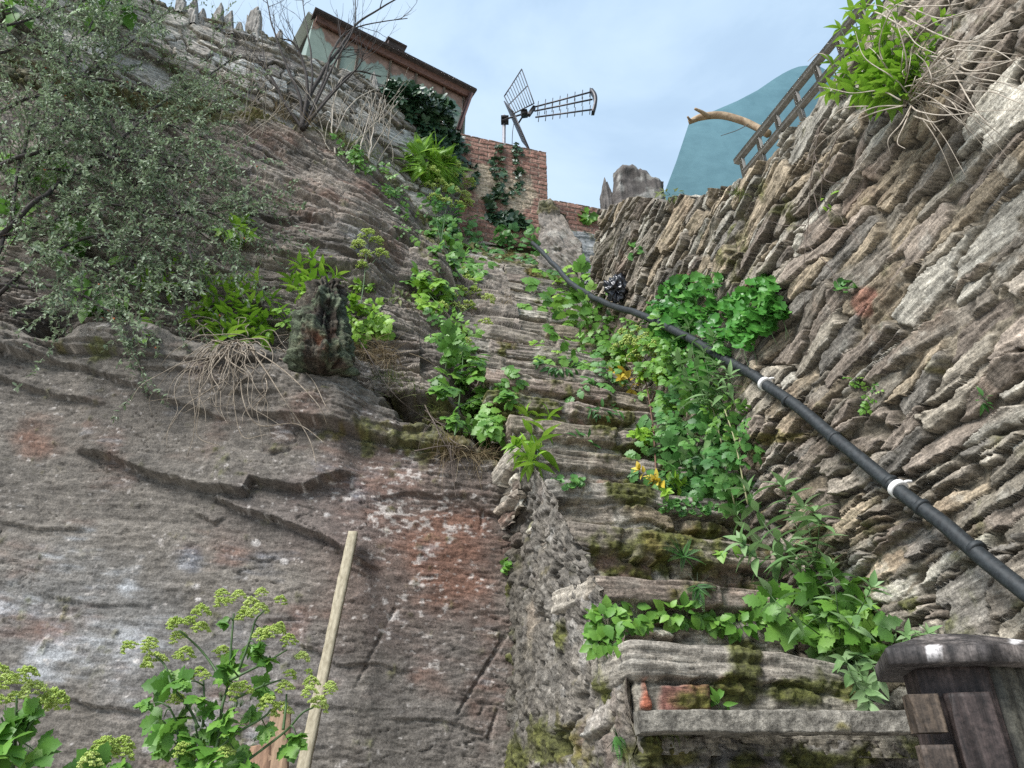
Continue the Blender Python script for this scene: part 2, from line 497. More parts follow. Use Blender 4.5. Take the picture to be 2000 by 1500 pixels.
def build_cliff():
    NU, n0, n1, n2, n3, n4 = 860, 14, 340, 50, 760, 16
    u = np.linspace(0, 1, NU)[None, :]
    rows = []
    def fan(h):
        XL = -4.0 - 0.62 * np.clip(h - 0.9, 0, 9)
        XR = 0.32 - 0.10 * np.clip(h - 0.9, 0, 9)
        return XL + (XR - XL) * u
    X1 = fan(np.array([[1.2]]))
    # stage by stage, from below the ground to the turf under the rubble wall
    P = []
    for t in np.linspace(-1.75, -0.25, n0, endpoint=False):
        X = fan(np.array([[t]])); P.append(np.stack([X, face_D(X) - 0.06 * (t + 0.25) * -0.3, np.full_like(X, t)], -1))
    for t in np.linspace(0, 1, n1, endpoint=False):
        X = fan(-0.25 + t * 2.2); hl = ledge_h(X)
        h = -0.25 + (hl + 0.25) * t
        P.append(np.stack([X, face_D(X) + 0.05 * h, h], -1))
    Xb = fan(np.array([[1.95]]))
    dl = np.interp(Xb, [-4, -2.2, -1.4, -0.7, -0.3, 0.1, 0.4], [0.30, 0.30, 0.42, 0.40, 0.22, 0.10, 0.08])
    hl = ledge_h(Xb)
    for t in np.linspace(0, 1, n2, endpoint=False):
        X = fan(1.95 + 0.2 * t)
        P.append(np.stack([X, face_D(X) + 0.05 * hl + dl * t, hl + 0.10 * t], -1))
    X0 = fan(np.array([[2.15]])); D0 = face_D(X0) + 0.05 * hl + dl; H0 = hl + 0.10
    for t in np.linspace(0, 1, n3, endpoint=False):
        X = fan(2.15 + t * 3.1)
        Dt, Ht = np.interp(X, LIPX, LIPD), np.interp(X, LIPX, LIPH)
        b = t + 0.10 * np.sin(math.pi * t)                   # a little convex
        P.append(np.stack([X, D0 + (Dt - D0) * (2 * t - b), H0 + (Ht - H0) * t], -1))
    X = fan(np.array([[5.25]])); Dt, Ht = np.interp(X, LIPX, LIPD), np.interp(X, LIPX, LIPH)
    for t in np.linspace(0, 1, n4):
        P.append(np.stack([X, Dt + 0.75 * t, Ht + 0.18 * t], -1))
    P = np.concatenate(P, 0)
    # soften the profile's corners
    K = np.ones(9) / 9
    for ax in (1, 2):
        Q = np.pad(P[..., ax], ((4, 4), (0, 0)), mode='edge')
        P[..., ax] = sum(Q[k:k + P.shape[0]] for k in range(9)) / 9
    N, sg = grid_normals(P, (0, -1, 0.3))
    px, py = proj(P)
    X, H = P[..., 0], P[..., 2]
    hl = ledge_h(X)
    up = sstep(-0.05, 0.25, H - hl)                          # 0 on the lower face, 1 on the upper slabs
    band = sstep(0.45, 0.05, hl - H)                         # bedded band just under the ledge
    warp = 0.035 * fbm(P * 0.8, 2, 3) + 0.006 * fbm(P * 4, 3, 4)
    b = H + X * lerp(0.13, 0.52, sstep(0.0, 3.0, H - hl)) + warp
    amp = lerp(0.018 + 0.85 * band, 1.0, up) * (0.30 + 0.9 * sstep(-0.35, 0.6, fbm(P * 1.1 + 4, 3, 5)))
    d = np.zeros_like(X); tone = np.zeros_like(X)
    bed_shade = np.zeros_like(X)
    for T, A, Lr, sd in ((0.30, 0.15, 2.6, 1), (0.125, 0.095, 3.6, 2), (0.052, 0.034, 7, 3), (0.021, 0.011, 13, 4)):
        bb = b / T + 0.13 * vnoise(P * (0.4 / T) ** 0.8 * np.array([1, 1, 0.3]), 20 + sd)
        k = np.floor(bb).astype(np.int64); f = bb - k
        z = np.zeros_like(k)
        def lens(kk):                                             # how far each bed stands out, swelling and dying away along it
            q = np.stack([X / (T * Lr) + hsh(kk, z, z, sd) * 40, P[..., 1] * .3, kk * 7.31], -1)
            lc_ = X / (T * Lr * .8) + hsh(kk, z, z, sd + 5) * 30 + .25 * vnoise(P * 3, 48 + sd)
            l0 = np.floor(lc_).astype(np.int64); lf = lc_ - l0                # broken ends
            cut = lerp(hsh(kk, l0, z, 30 + sd), hsh(kk, l0 + 1, z, 30 + sd), sstep(.93, 1, lf))
            return np.clip(.30 + 1.0 * vnoise(q, 40 + sd) + .12 * vnoise(q * 3.1, 45 + sd), 0, 1.1) * (.35 + .9 * cut)
        a0, a1 = lens(k), lens(k + 1)
        s_ = sstep(1 - min(.35, .008 / T), 1, f)
        d += A * amp * lerp(a0 * np.clip(1 - f, 0, 1) ** (.42 if T > .1 else .9), a1, s_) - A * amp * .2
        kb = np.exp(-((1 - f) * T / .006) ** 2) * np.clip(a1 * 1.3, 0, 1) * (T > .03); bed_shade = np.maximum(bed_shade, kb)
        d -= kb * (.022 if T > .1 else .014) * (.2 + .8 * up)
        tone += (hsh(k, np.floor(X / (T * Lr)).astype(np.int64) * 0, z, 60 + sd) - 0.5) * (A / 0.08) ** 0.5 * .8
    d += 0.07 * up * fbm(P * 0.8 + 2, 3, 6) + 0.024 * fbm(P * 2.2, 3, 7) * (0.55 + 0.6 * up) + 0.004 * fbm(P * np.array([30, 30, 90]), 3, 8)
    for fx, fb, A, th_, sd in ((.9, 8, .014, .12, 1), (1.8, 20, .009, .10, 2), (4, 44, .0055, .10, 3), (9, 90, .003, .12, 4)):   # flaked-off sheets
        xk = lerp(fb * .30, fx, up)
        n_ = fbm(np.stack([X * xk, P[..., 1] * fx, b * fb], -1), 3, 50 + sd)
        d += A * (.24 + 1.15 * up + .7 * band) * (sstep(th_ - .03, th_ + .03, n_) + .7 * sstep(th_ + .27, th_ + .32, n_))
        tone += .6 * (sstep(th_ - .05, th_ + .05, n_) - .4) * (.28 + .72 * up)
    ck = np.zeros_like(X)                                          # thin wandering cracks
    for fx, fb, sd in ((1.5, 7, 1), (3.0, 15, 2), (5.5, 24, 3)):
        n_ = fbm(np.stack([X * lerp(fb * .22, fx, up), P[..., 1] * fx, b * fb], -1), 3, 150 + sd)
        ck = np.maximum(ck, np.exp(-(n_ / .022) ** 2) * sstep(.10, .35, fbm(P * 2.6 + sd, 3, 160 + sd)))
    d -= .012 * ck * (.8 + .7 * up)
    # ledges and broken plates traced on the face: the plate above the line stands proud
    for poly, A, fall in (
        ([(160, 890), (230, 905), (330, 938), (420, 960), (488, 975), (500, 946), (545, 955), (600, 964), (640, 946), (682, 936)], 0.062, 230),
        ([(425, 975), (470, 1000), (560, 1026), (620, 1046), (655, 1066), (690, 1092), (725, 1112)], 0.050, 80),
        ([(378, 998), (420, 1024), (440, 1012)], 0.02, 40),
        ([(-60, 1008), (30, 1022), (75, 1035), (110, 1036), (170, 1040)], 0.014, 60),
        ([(-40, 1090), (90, 1108), (190, 1125)], 0.006, 60),
        ([(70, 1165), (150, 1182), (300, 1185)], 0.009, 70),
        ([(-60, 1318), (40, 1335), (110, 1358), (190, 1384), (280, 1390)], 0.022, 130),
        ([(520, 1210), (600, 1215)], 0.012, 30), ([(580, 1258), (620, 1272), (660, 1304), (740, 1302), (790, 1315)], 0.015, 90),
        ([(560, 1374), (660, 1384), (720, 1390)], 0.01, 60),
        ([(690, 1112), (720, 1128)], 0.03, 20), ([(760, 1402), (860, 1410), (960, 1440)], 0.012, 60),
        ([(735, 975), (780, 968), (860, 972), (905, 970), (945, 1003), (990, 1012)], 0.016, 70),
        ([(40, 690), (150, 720), (260, 760), (330, 790), (440, 830)], 0.04, 70),
        ([(-50, 735), (100, 770), (200, 800)], 0.03, 60),
        ([(440, 345), (560, 400), (700, 455), (800, 500)], 0.06, 110),
        ([(420, 470), (540, 520), (650, 560), (740, 600)], 0.07, 90),
        ([(640, 560), (720, 575), (860, 620)], 0.05, 60),
        ([(430, 410), (520, 440), (640, 470)], 0.05, 60)):
        y, tp = line_y(px, poly)
        y = y + 5 * fbm(P * 4.5, 3, 30) + 2 * np.floor(2.2 * fbm(P * 4, 2, 34))
        ab = y - py
        d += lerp(-A * 0.22 * np.exp(np.clip(ab, -300, 0) / 25), A * np.exp(-np.clip(ab, 0, None) / fall), sstep(-2.5, 2.5, ab)) * tp
    # back edge of the big slab, where it breaks off towards the gully
    y, tp = line_y(px, [(420, 235), (560, 262), (640, 285), (700, 325), (770, 380), (815, 425), (850, 470)])
    d -= 0.16 * sstep(-2, 10, y + 6 * fbm(P * 8, 3, 31) - py) * tp * up
    d -= 0.22 * blob(px, py, 92, 642, 42, 20) + 0.06 * blob(px, py, 640, 735, 60, 14)
    for (x0, y0, x1, y1) in ((985, 1245, 895, 1392), (972, 1385, 955, 1440), (770, 1190, 700, 1330), (512, 720, 508, 760), (945, 1003, 938, 1032)):
        t_ = np.clip(((px - x0) * (x1 - x0) + (py - y0) * (y1 - y0)) / ((x1 - x0) ** 2 + (y1 - y0) ** 2), 0, 1)
        q = np.hypot(px - x0 - t_ * (x1 - x0), py - y0 - t_ * (y1 - y0)) + 3 * fbm(P * 20, 2, 33)
        d -= 0.012 * np.exp(-(q / 3.0) ** 2)
    P2 = P + N * d[..., None]
    xs = .03 - .195 * (P[..., 1] - 3.0)                            # left ends of the steps: the rock is cut back to seat them
    d -= .17 * sstep(-.22, .05, X - xs + .12) * sstep(.1, .5, H - hl)
    P2 = P + N * d[..., None]
    # ---- colour: grey slate, rust, lichen, mineral bloom
    c = np.broadcast_to(np.array((.126, .111, .094)), P.shape).copy()
    c = mixc(c, (.176, .151, .126), up * 0.85)
    c *= (1 + lerp(.16, .36, up) * tone + lerp(.12, .24, up) * fbm(np.stack([X * 4, P[..., 1] * 4, b * 75], -1), 4, 9) + .16 * fbm(P * 9, 4, 16) + 0.20 * fbm(P * 2.5, 4, 10))[..., None]
    n1_, n2_, n3_ = fbm(P * 3 + 7, 4, 11), fbm(P * 8, 4, 12), fbm(P * np.array([38, 38, 60]), 4, 13)
    for x, y, rx, ry, w, cc in ((800, 1080, 240, 260, .75, (.112, .080, .066)), (300, 800, 420, 120, .6, (.112, .096, .080)), (150, 1200, 260, 170, .55, (.160, .155, .147)), (450, 1330, 260, 150, .35, (.165, .160, .155)), (620, 1000, 200, 90, .45, (.118, .095, .086)), (880, 1350, 140, 160, .4, (.125, .110, .098))):
        c = mixc(c, cc, np.clip(w * sstep(.15, .85, blob(px, py, x, y, rx, ry) + .30 * n1_ + .18 * n2_) * (1 - up), 0, 1))
    rust = np.zeros_like(X)
    for x, y, rx, ry, w in ((870, 1060, 95, 75, 1.0), (880, 1150, 80, 60, .9), (60, 860, 55, 40, .8), (140, 1000, 60, 40, .35), (40, 1090, 90, 50, .45), (430, 880, 70, 60, .35), (70, 1230, 80, 40, .55),
                            (620, 1180, 60, 40, .35), (60, 700, 60, 40, .3), (760, 1000, 60, 60, .3), (850, 1330, 90, 60, .35), (650, 400, 140, 40, .55), (520, 320, 100, 40, .45), (760, 470, 60, 50, .4)):
        rust = np.maximum(rust, w * blob(px, py, x, y, rx, ry))
    c = mixc(c, (.150, .072, .046), np.clip(sstep(0.10, 1.0, rust * .85 + .04 + 0.45 * n1_ + 0.25 * n2_ + .25 * fbm(np.stack([X * 5, P[..., 1] * 5, b * 22], -1), 3, 15)), 0, 1) * 0.72)
    blue = np.zeros_like(X)
    for x, y, rx, ry, w in ((385, 1100, 32, 50, 1.0), (520, 1110, 60, 45, .75), (340, 810, 40, 26, .6), (610, 920, 50, 30, .4), (700, 960, 30, 40, .6), (500, 335, 30, 40, .7), (300, 930, 50, 40, .3), (470, 1220, 40, 30, .5)):
        blue = np.maximum(blue, w * blob(px, py, x, y, rx, ry))
    ls_ = fbm(np.stack([X * 9, P[..., 1] * 9, b * 45], -1), 4, 14)
    c = mixc(c, (.100, .112, .135), sstep(0.25, 1.0, blue * .8 + 0.3 * n2_ + .35 * ls_) * 0.62)
    pale = np.zeros_like(X)
    for x, y, rx, ry, w in ((95, 1290, 85, 62, 1.1), (250, 1150, 30, 28, 1.1), (260, 1250, 130, 70, .75), (180, 1100, 190, 80, .55), (60, 1180, 90, 60, .5), (120, 1420, 100, 50, .25), (430, 1420, 90, 50, .3), (680, 515, 50, 35, .7)):
        pale = np.maximum(pale, w * blob(px, py, x, y, rx, ry))
    c = mixc(c, (.34, .35, .36), sstep(0.25, 1.0, pale * .75 + 0.3 * n1_ + 0.28 * n2_ + .35 * ls_) * 0.68)
    lm = np.zeros_like(X)
    for x, y, rx, ry, w in ((800, 1000, 170, 120, .8), (780, 1130, 120, 90, .6), (560, 1000, 70, 40, .5), (620, 1110, 60, 40, .55), (780, 870, 180, 60, .55), (540, 1160, 60, 40, .4), (900, 1260, 120, 120, .3)):
        lm = np.maximum(lm, w * blob(px, py, x, y, rx, ry))
    lich = sstep(0.36, 0.66, n3_ * 0.75 + 0.45 * lm - 0.08 + 0.25 * n2_)
    c = mixc(c, (.44, .40, .365), lich * 0.62)
    for x, y, r_ in ((385, 1146, 16), (440, 1150, 10), (555, 1098, 13), (270, 1292, 9), (292, 1462, 22), (165, 1370, 7), (143, 1455, 7), (388, 1172, 9), (300, 1185, 12), (480, 1130, 9), (500, 1060, 14), (640, 1010, 13)):
        c = mixc(c, (.40, .37, .345), sstep(0.55, 0.8, blob(px, py, x, y, r_, r_ * .7) + 0.25 * n2_) * 0.8)
    c = mixc(c, (.045, .040, .034), ck * .55)                      # shade of the cracks painted in as dark colour
    c = mixc(c, (.050, .043, .035), bed_shade * .55 * up)  # dark colour painted under the bed edges for their shade
    soil = sstep(0.5, 0.9, sstep(-0.02, 0.03, H - hl) * (1 - sstep(0.10, 0.22, H - hl)) + 0.25 * n2_)
    c = mixc(c, (.062, .05, .034), soil * 0.8)
    d0 = np.zeros_like(X)
    c, d0 = add_moss(c, P, d0, 0.75 * blob(px, py, 860, 860, 200, 40) + 0.5 * blob(px, py, 200, 700, 60, 14) + 0.6 * blob(px, py, 850, 480, 60, 60), 70, 0.7)
    c, d0 = add_moss(c, P, d0, 0.75 * sstep(0.90, 0.97, H / np.interp(X, LIPX, LIPH)), 75, 0.8, 0.03)
    P2 = P2 + N * d0[..., None]
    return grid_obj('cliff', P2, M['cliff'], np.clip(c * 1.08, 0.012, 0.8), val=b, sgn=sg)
cliff = tag(build_cliff(), 'bare bedded slate rock face below the walls and beside the steps', None, None, 'structure')

# ------------------------------------------------------------------ the steps
FD = np.array((0.973, 0.230)); BD = np.array((-0.230, 0.973))         # along a step, and up the flight
XLEFT = [.352, .255, .205, .145, .03] + [.03 - .039 * k for k in range(1, 19)]
def step_D(n): return 2.2 + 0.2 * n
def step_H(n): return 0.42 + 0.25 * n
def stair_h(D): return 0.42 + 1.25 * (D - 2.2)
stairs = thing('stone_staircase', (0.7, 2.3, -1.6), 'steep flight of worn mossy slate steps between cliff and dry stone wall', 'steps')
def slab0(V, top, th): return sstep(top - th - .012, top - th + .006, V)
def Lpath(c, side, front, ds, BD_=None):
    BD_ = BD if BD_ is None else BD_; SN = np.array((-BD_[1], BD_[0]))
    """points and outward normals round a corner: up the flight's side, then along its front"""
    ns, nf = max(2, int(side / ds)), int(front / ds)
    s = np.linspace(side, 0, ns, endpoint=False)
    A = np.asarray(c)[None] + BD_[None] * s[:, None]
    B = np.asarray(c)[None] + FD[None] * np.linspace(0, front, nf)[:, None]
    xy = np.concatenate([A, B])
    w = sstep(-0.03, 0.03, np.concatenate([-s, np.linspace(0, front, nf)]))
    nr = (1 - w)[:, None] * SN[None] + w[:, None] * (-BD)[None]
    nr /= np.linalg.norm(nr, axis=1, keepdims=True)
    return xy, nr, np.concatenate([-s, np.linspace(0, front, nf)])
for n in range(22):
    r = np.random.default_rng(300 + n)
    xl = XLEFT[n] + (r.uniform(-.05, .02) if n > 3 else 0) - (0.10 * min(1, max(0, (n - 5) / 4)))
    top, bot = step_H(n), step_H(n) - 0.30
    front = 0.98 + (0.17 if n > 5 else 0)
    ds = 0.0065 if n < 10 else 0.009
    side = 0.32
    xy, nr, U = Lpath((xl, step_D(n)), side, front, ds, np.array((-.305, .952)) if n < 5 else None)
    nv = int(0.30 / ds)
    tread = np.linspace(0, 0.25, 14)[1:]
    # a worn, slightly sagging slab edge that falls a little to one end
    sag = -r.uniform(0.0, 0.06) * np.clip(U, 0, 1) + 0.020 * fbm(np.stack([U * 3, U * 0 + n, U * 0], -1), 3, n)
    rowsP, rowsV = [], []
    for t in np.linspace(0, 1, nv):
        z = bot + (top - bot + sag) * t
        rowsP.append(np.concatenate([xy, z[:, None]], 1)); rowsV.append(z - sag)
    nr_in = -nr
    for t in tread:
        k = np.where(U < 0, min(t, 0.07), t)
        rowsP.append(np.concatenate([xy + nr_in * k[:, None], (top + sag + 0 * U)[:, None]], 1)); rowsV.append(top + t * 0.02 + 0 * U)
    P = np.array(rowsP); V = np.array(rowsV); UU = np.broadcast_to(U[None], V.shape)
    th = r.uniform(0.07, 0.115) if n else 0.10
    sites = []
    u = -0.36
    while u < front + 0.1:                                      # the tread slabs
        w = r.uniform(0.22, 0.6) if n else 1.6
        if u < 0 < u + w: w = max(w, 0.5)
        sites.append((u + w / 2, top - th / 2 + r.normal(0, .006), w / 2, th / 2 * r.uniform(.9, 1.15), r.normal(0, .015))); u += w
    v = top - th
    while v > bot - 0.08:                                       # small packing stones below
        hh = r.uniform(.03, .075); u = -0.4
        while u < front + 0.1:
            w = r.uniform(.07, .30); sites.append((u + w / 2, v - hh / 2 + r.normal(0, .012), w / 2, hh / 2 * r.uniform(.8, 1.2), r.normal(0, .09))); u += w
        v -= hh
    sites = np.array(sites)
    pal = PAL if n else PAL[[0, 2, 6]]
    d, c, jm = stone_look(P, UU, V, sites, 500 + 9 * n, relief=0.046, joint=0.026, edge=.006, fill=0.85, pal=pal * np.array((1.22, 1.18, 1.1)), tilt=0.2, mortar=MORTAR * np.array((1.3, 1.32, 1.4)))
    cov = sstep(.05, .4, fbm(P * 4.5 + n, 4, 570)) * (1 - slab0(V, top, th))        # mortar smeared over the packing
    d = lerp(d, .004 + .012 * fbm(P * 14, 4, 571) + .006 * fbm(P * 45, 3, 572), cov * .85)
    mo_ = np.array((.27, .25, .215)) * (1 + .35 * fbm(P * 22, 4, 573) + .2 * fbm(P * 60, 2, 574))[..., None]
    c = lerp(c, mo_, (cov * .8)[..., None])
    slab = sstep(top - th - 0.012, top - th + 0.006, V + 0.012 * fbm(P * 12, 3, n))
    d = d * (1 - .55 * slab) - (1 - slab) * (r.uniform(0.015, 0.035) if n else .012) - .020 * np.exp(-((V - (top - th)) / .008) ** 2) * sstep(-.2, .2, fbm(P * 5, 2, n + 40))
    laml = fbm(np.stack([UU * 3, P[..., 1], V * 150], -1), 4, 77 + n)
    d = d + slab * (0.007 * laml + .006 * (hsh(np.floor(V / .013 + .5 * fbm(P * 5, 2, 60)).astype(np.int64), np.floor(UU / .17 + hsh(np.floor(V / .013).astype(np.int64), np.full(V.shape, n), np.zeros(V.shape, np.int64)) * 4).astype(np.int64), np.zeros(V.shape, np.int64), n) - .5))
    c = lerp(c, (np.array((.22, .192, .158)) if n % 3 else np.array((.26, .24, .208))) * (1 + .6 * laml)[..., None], slab[..., None] * 0.55)
    if n == 0:
        low = (1 - slab)                                        # rendered riser with a few bricks showing
        d = lerp(d, 0.004 + 0.010 * fbm(P * 25, 4, 91), low * 0.9)
        c = lerp(c, np.array((.205, .185, .15)) * (1 + .3 * fbm(P * 35, 4, 92))[..., None], low[..., None] * 0.85)
        for (u0, u1, v0, v1, cc) in ((0.0, 0.035, .235, .335, (.33, .10, .055)), (0.045, 0.215, .225, .325, (.20, .088, .068)), (0.225, 0.315, .29, .345, (.15, .085, .075))):
            q = 0.012 * fbm(P * 14, 3, 93)
            m = sstep(0, .010, UU - u0 + q) * sstep(0, .010, u1 - UU + q) * sstep(0, .010, V - v0 + q) * sstep(0, .012, v1 - V + q)
            c = lerp(c, np.array(cc) * (1 + .3 * fbm(P * 40, 3, 94))[..., None], m[..., None] * (0.92))
            d = d + m * 0.022
    px, py = proj(P)
    ms = 0.46 * sstep(0.0, 0.8, fbm(P * 2.3 + n, 3, 800)) + 0.45 * sstep(.45, .9, UU / front) * (1 - slab * .6)
    for x, y, rx, ry, w in ((1290, 1060, 110, 40, .8), (1210, 1065, 45, 16, .7), (1240, 960, 60, 40, .8), (1455, 1290, 38, 45, 1.1), (1430, 1350, 70, 32, 1.0), (1580, 1350, 90, 30, .95), (1350, 1372, 60, 18, .8),
                            (1330, 1150, 50, 40, .7), (1200, 830, 60, 25, .7), (1380, 1140, 90, 40, .4), (1230, 880, 40, 20, .6), (990, 500, 60, 20, .7)):
        ms = np.maximum(ms, w * blob(px, py, x, y, rx, ry))
    c, d = add_moss(c, P, d, ms, 810 + n, 0.9, 0.014)
    n3 = np.concatenate([nr, np.zeros((len(nr), 1))], 1)
    NN = np.broadcast_to(n3[None], P.shape).copy()
    k = sstep(nv - 2, nv + 2, np.arange(P.shape[0]))[:, None, None]
    NN = NN * (1 - k) + k * np.array((0, 0, 1.0))
    d[nv:] *= 0.35
    grid_obj('step', P + NN * d[..., None], M['stone'], np.clip(c * 1.12, .012, .8), stairs, sgn=-1 if grid_normals(P, (0, -1, 0))[1] < 0 else 1)

# flank of the lower flight: rough mortar with stones bedded in it, returning along the front below the ledge
def build_flank():
    ds = 0.007
    c0 = np.array((0.335, 2.20))
    fl = np.array((-0.305, 0.952))                               # the flank splays outwards going back
    s = np.arange(1.25, 0, -ds); fr = np.arange(0, 1.0, ds)
    A = c0 + fl * s[:, None]; B = c0 + FD * fr[:, None] + np.array((0.0, 0.0))
    xy = np.concatenate([A, B]); U = np.concatenate([-s, fr])
    w = sstep(-0.04, 0.04, U)[:, None]
    nr = (1 - w) * np.array((-0.952, -0.305)) + w * (-BD); nr /= np.linalg.norm(nr, axis=1, keepdims=True)
    D = xy[:, 1]
    top = np.where(U < 0, np.minimum(stair_h(2.2 - U * 0.952) - 0.02, 1.42), 0.30)
    top = lerp(top, 0.165, sstep(-.03, .005, U))
    rows = np.concatenate([np.linspace(-1.7, -0.15, 20, endpoint=False), np.zeros(0)])
    P, V = [], []
    for z in rows:
        P.append(np.concatenate([xy, np.full((len(xy), 1), z)], 1))
    for t in np.linspace(0, 1, 300):
        P.append(np.concatenate([xy, (-0.15 + (top + 0.15) * t)[:, None]], 1))
    P = np.array(P); V = P[..., 2]; UU = np.broadcast_to(U[None], V.shape)
    sites = make_sites(-1.4, 1.1, lambda u: -1.8, lambda u: 2.3, (0.08, 0.24), (0.04, 0.11), 41, 0.25)
    d, c, jm = stone_look(P, UU, V, sites, 900, relief=0.03, joint=0.02, fill=1.0, tilt=0.12)
    cover = sstep(-0.28, 0.10, fbm(P * 3.3, 4, 901) + 0.10)        # how far the mortar is smeared over the stones
    rough = 0.013 * fbm(P * 8, 4, 902) + 0.011 * fbm(P * 32, 4, 903) + .006 * fbm(P * 75, 2, 913) - 0.045 * sstep(.30, .55, fbm(P * 11, 3, 904)) - .02 * sstep(.25, .5, fbm(P * 24, 3, 914))
    d = lerp(d, rough + 0.012, cover * 0.88)
    mc = np.array((.138, .124, .105)) * (1 + .45 * fbm(P * 14, 4, 905) + .35 * fbm(P * 45, 3, 906))[..., None]
    mc = mixc(mc, (.38, .36, .33), sstep(.3, .65, fbm(P * 12 + 3, 4, 907)) * .45)
    c = lerp(c, mc, (cover * 0.88)[..., None])
    px, py = proj(P)
    c = mixc(c, (.075, .066, .052), blob(px, py, 990, 1150, 42, 460) * 0.8)   # darker up the corner
    ms = 0.25 * fbm(P * 2.0, 3, 908)
    for x, y, rx, ry, w in ((1095, 1235, 16, 40, .85), (1070, 1450, 60, 50, .8), (985, 1160, 12, 60, .6), (1010, 1480, 40, 40, .7), (1290, 1480, 90, 30, .75), (1600, 1490, 120, 30, .75), (1450, 1490, 60, 20, .8), (1180, 1480, 60, 40, .5), (1000, 1290, 12, 60, .5), (1300, 1440, 60, 16, .6)):
        ms = np.maximum(ms, w * blob(px, py, x, y, rx, ry))
    c, d = add_moss(c, P, d, ms, 910, .85, .012)
    n3 = np.concatenate([nr, np.zeros((len(nr), 1))], 1)[None]
    sg = grid_normals(P, (-.5, -1, 0))[1]
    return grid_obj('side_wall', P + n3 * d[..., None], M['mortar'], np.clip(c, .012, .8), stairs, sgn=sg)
build_flank()
def build_sill():
    """the cast concrete ledge under the lowest slab"""
    x = np.linspace(0, 1, 170); prof = []
    for k in range(12): prof.append((0.0, 0.168 + 0.052 * k / 11))
    for k in range(1, 14): prof.append((0.14 * k / 13, 0.222))
    prof = [(0.09 * (1 - k / 6), 0.166) for k in range(6)] + prof
    a, b = np.array((0.335, 2.105)), np.array((1.24, 2.125))
    P = np.array([[np.append(a + (b - a) * t + np.array((0, q)), z) for t in x] for q, z in prof])
    n = P.copy(); n[..., 0] *= 1
    e = fbm(P * 20, 4, 61); g = fbm(P * 60, 3, 62)
    P[..., 1] -= 0.006 * e + 0.003 * g; P[..., 2] += 0.004 * e - 0.012 * sstep(.45, .75, fbm(P * 7, 3, 63))
    c = np.array((.19, .175, .148)) * (1 + .35 * e + .35 * g)[..., None]
    px, py = proj(P)
    ms = np.maximum(.75 * blob(px, py, 1640, 1420, 22, 16), .5 * blob(px, py, 1300, 1440, 200, 8))
    c, d = add_moss(c, P, np.zeros(P.shape[:2]), ms, 64, .8, .008)
    P[..., 1] -= d
    # end cap on the open side
    a_ = Acc(); nn, mm = P.shape[:2]
    a_.add(P.reshape(-1, 3), grid_faces(nn, mm, grid_normals(P, (0, -1, .2))[1] < 0), col=np.clip(c, .01, .8).reshape(-1, 3))
    a_.add(P[:, 0], np.arange(nn)[None], col=np.clip(c[:, 0], .01, .8))
    return a_.build('concrete_ledge', M['mortar'], stairs)
build_sill()

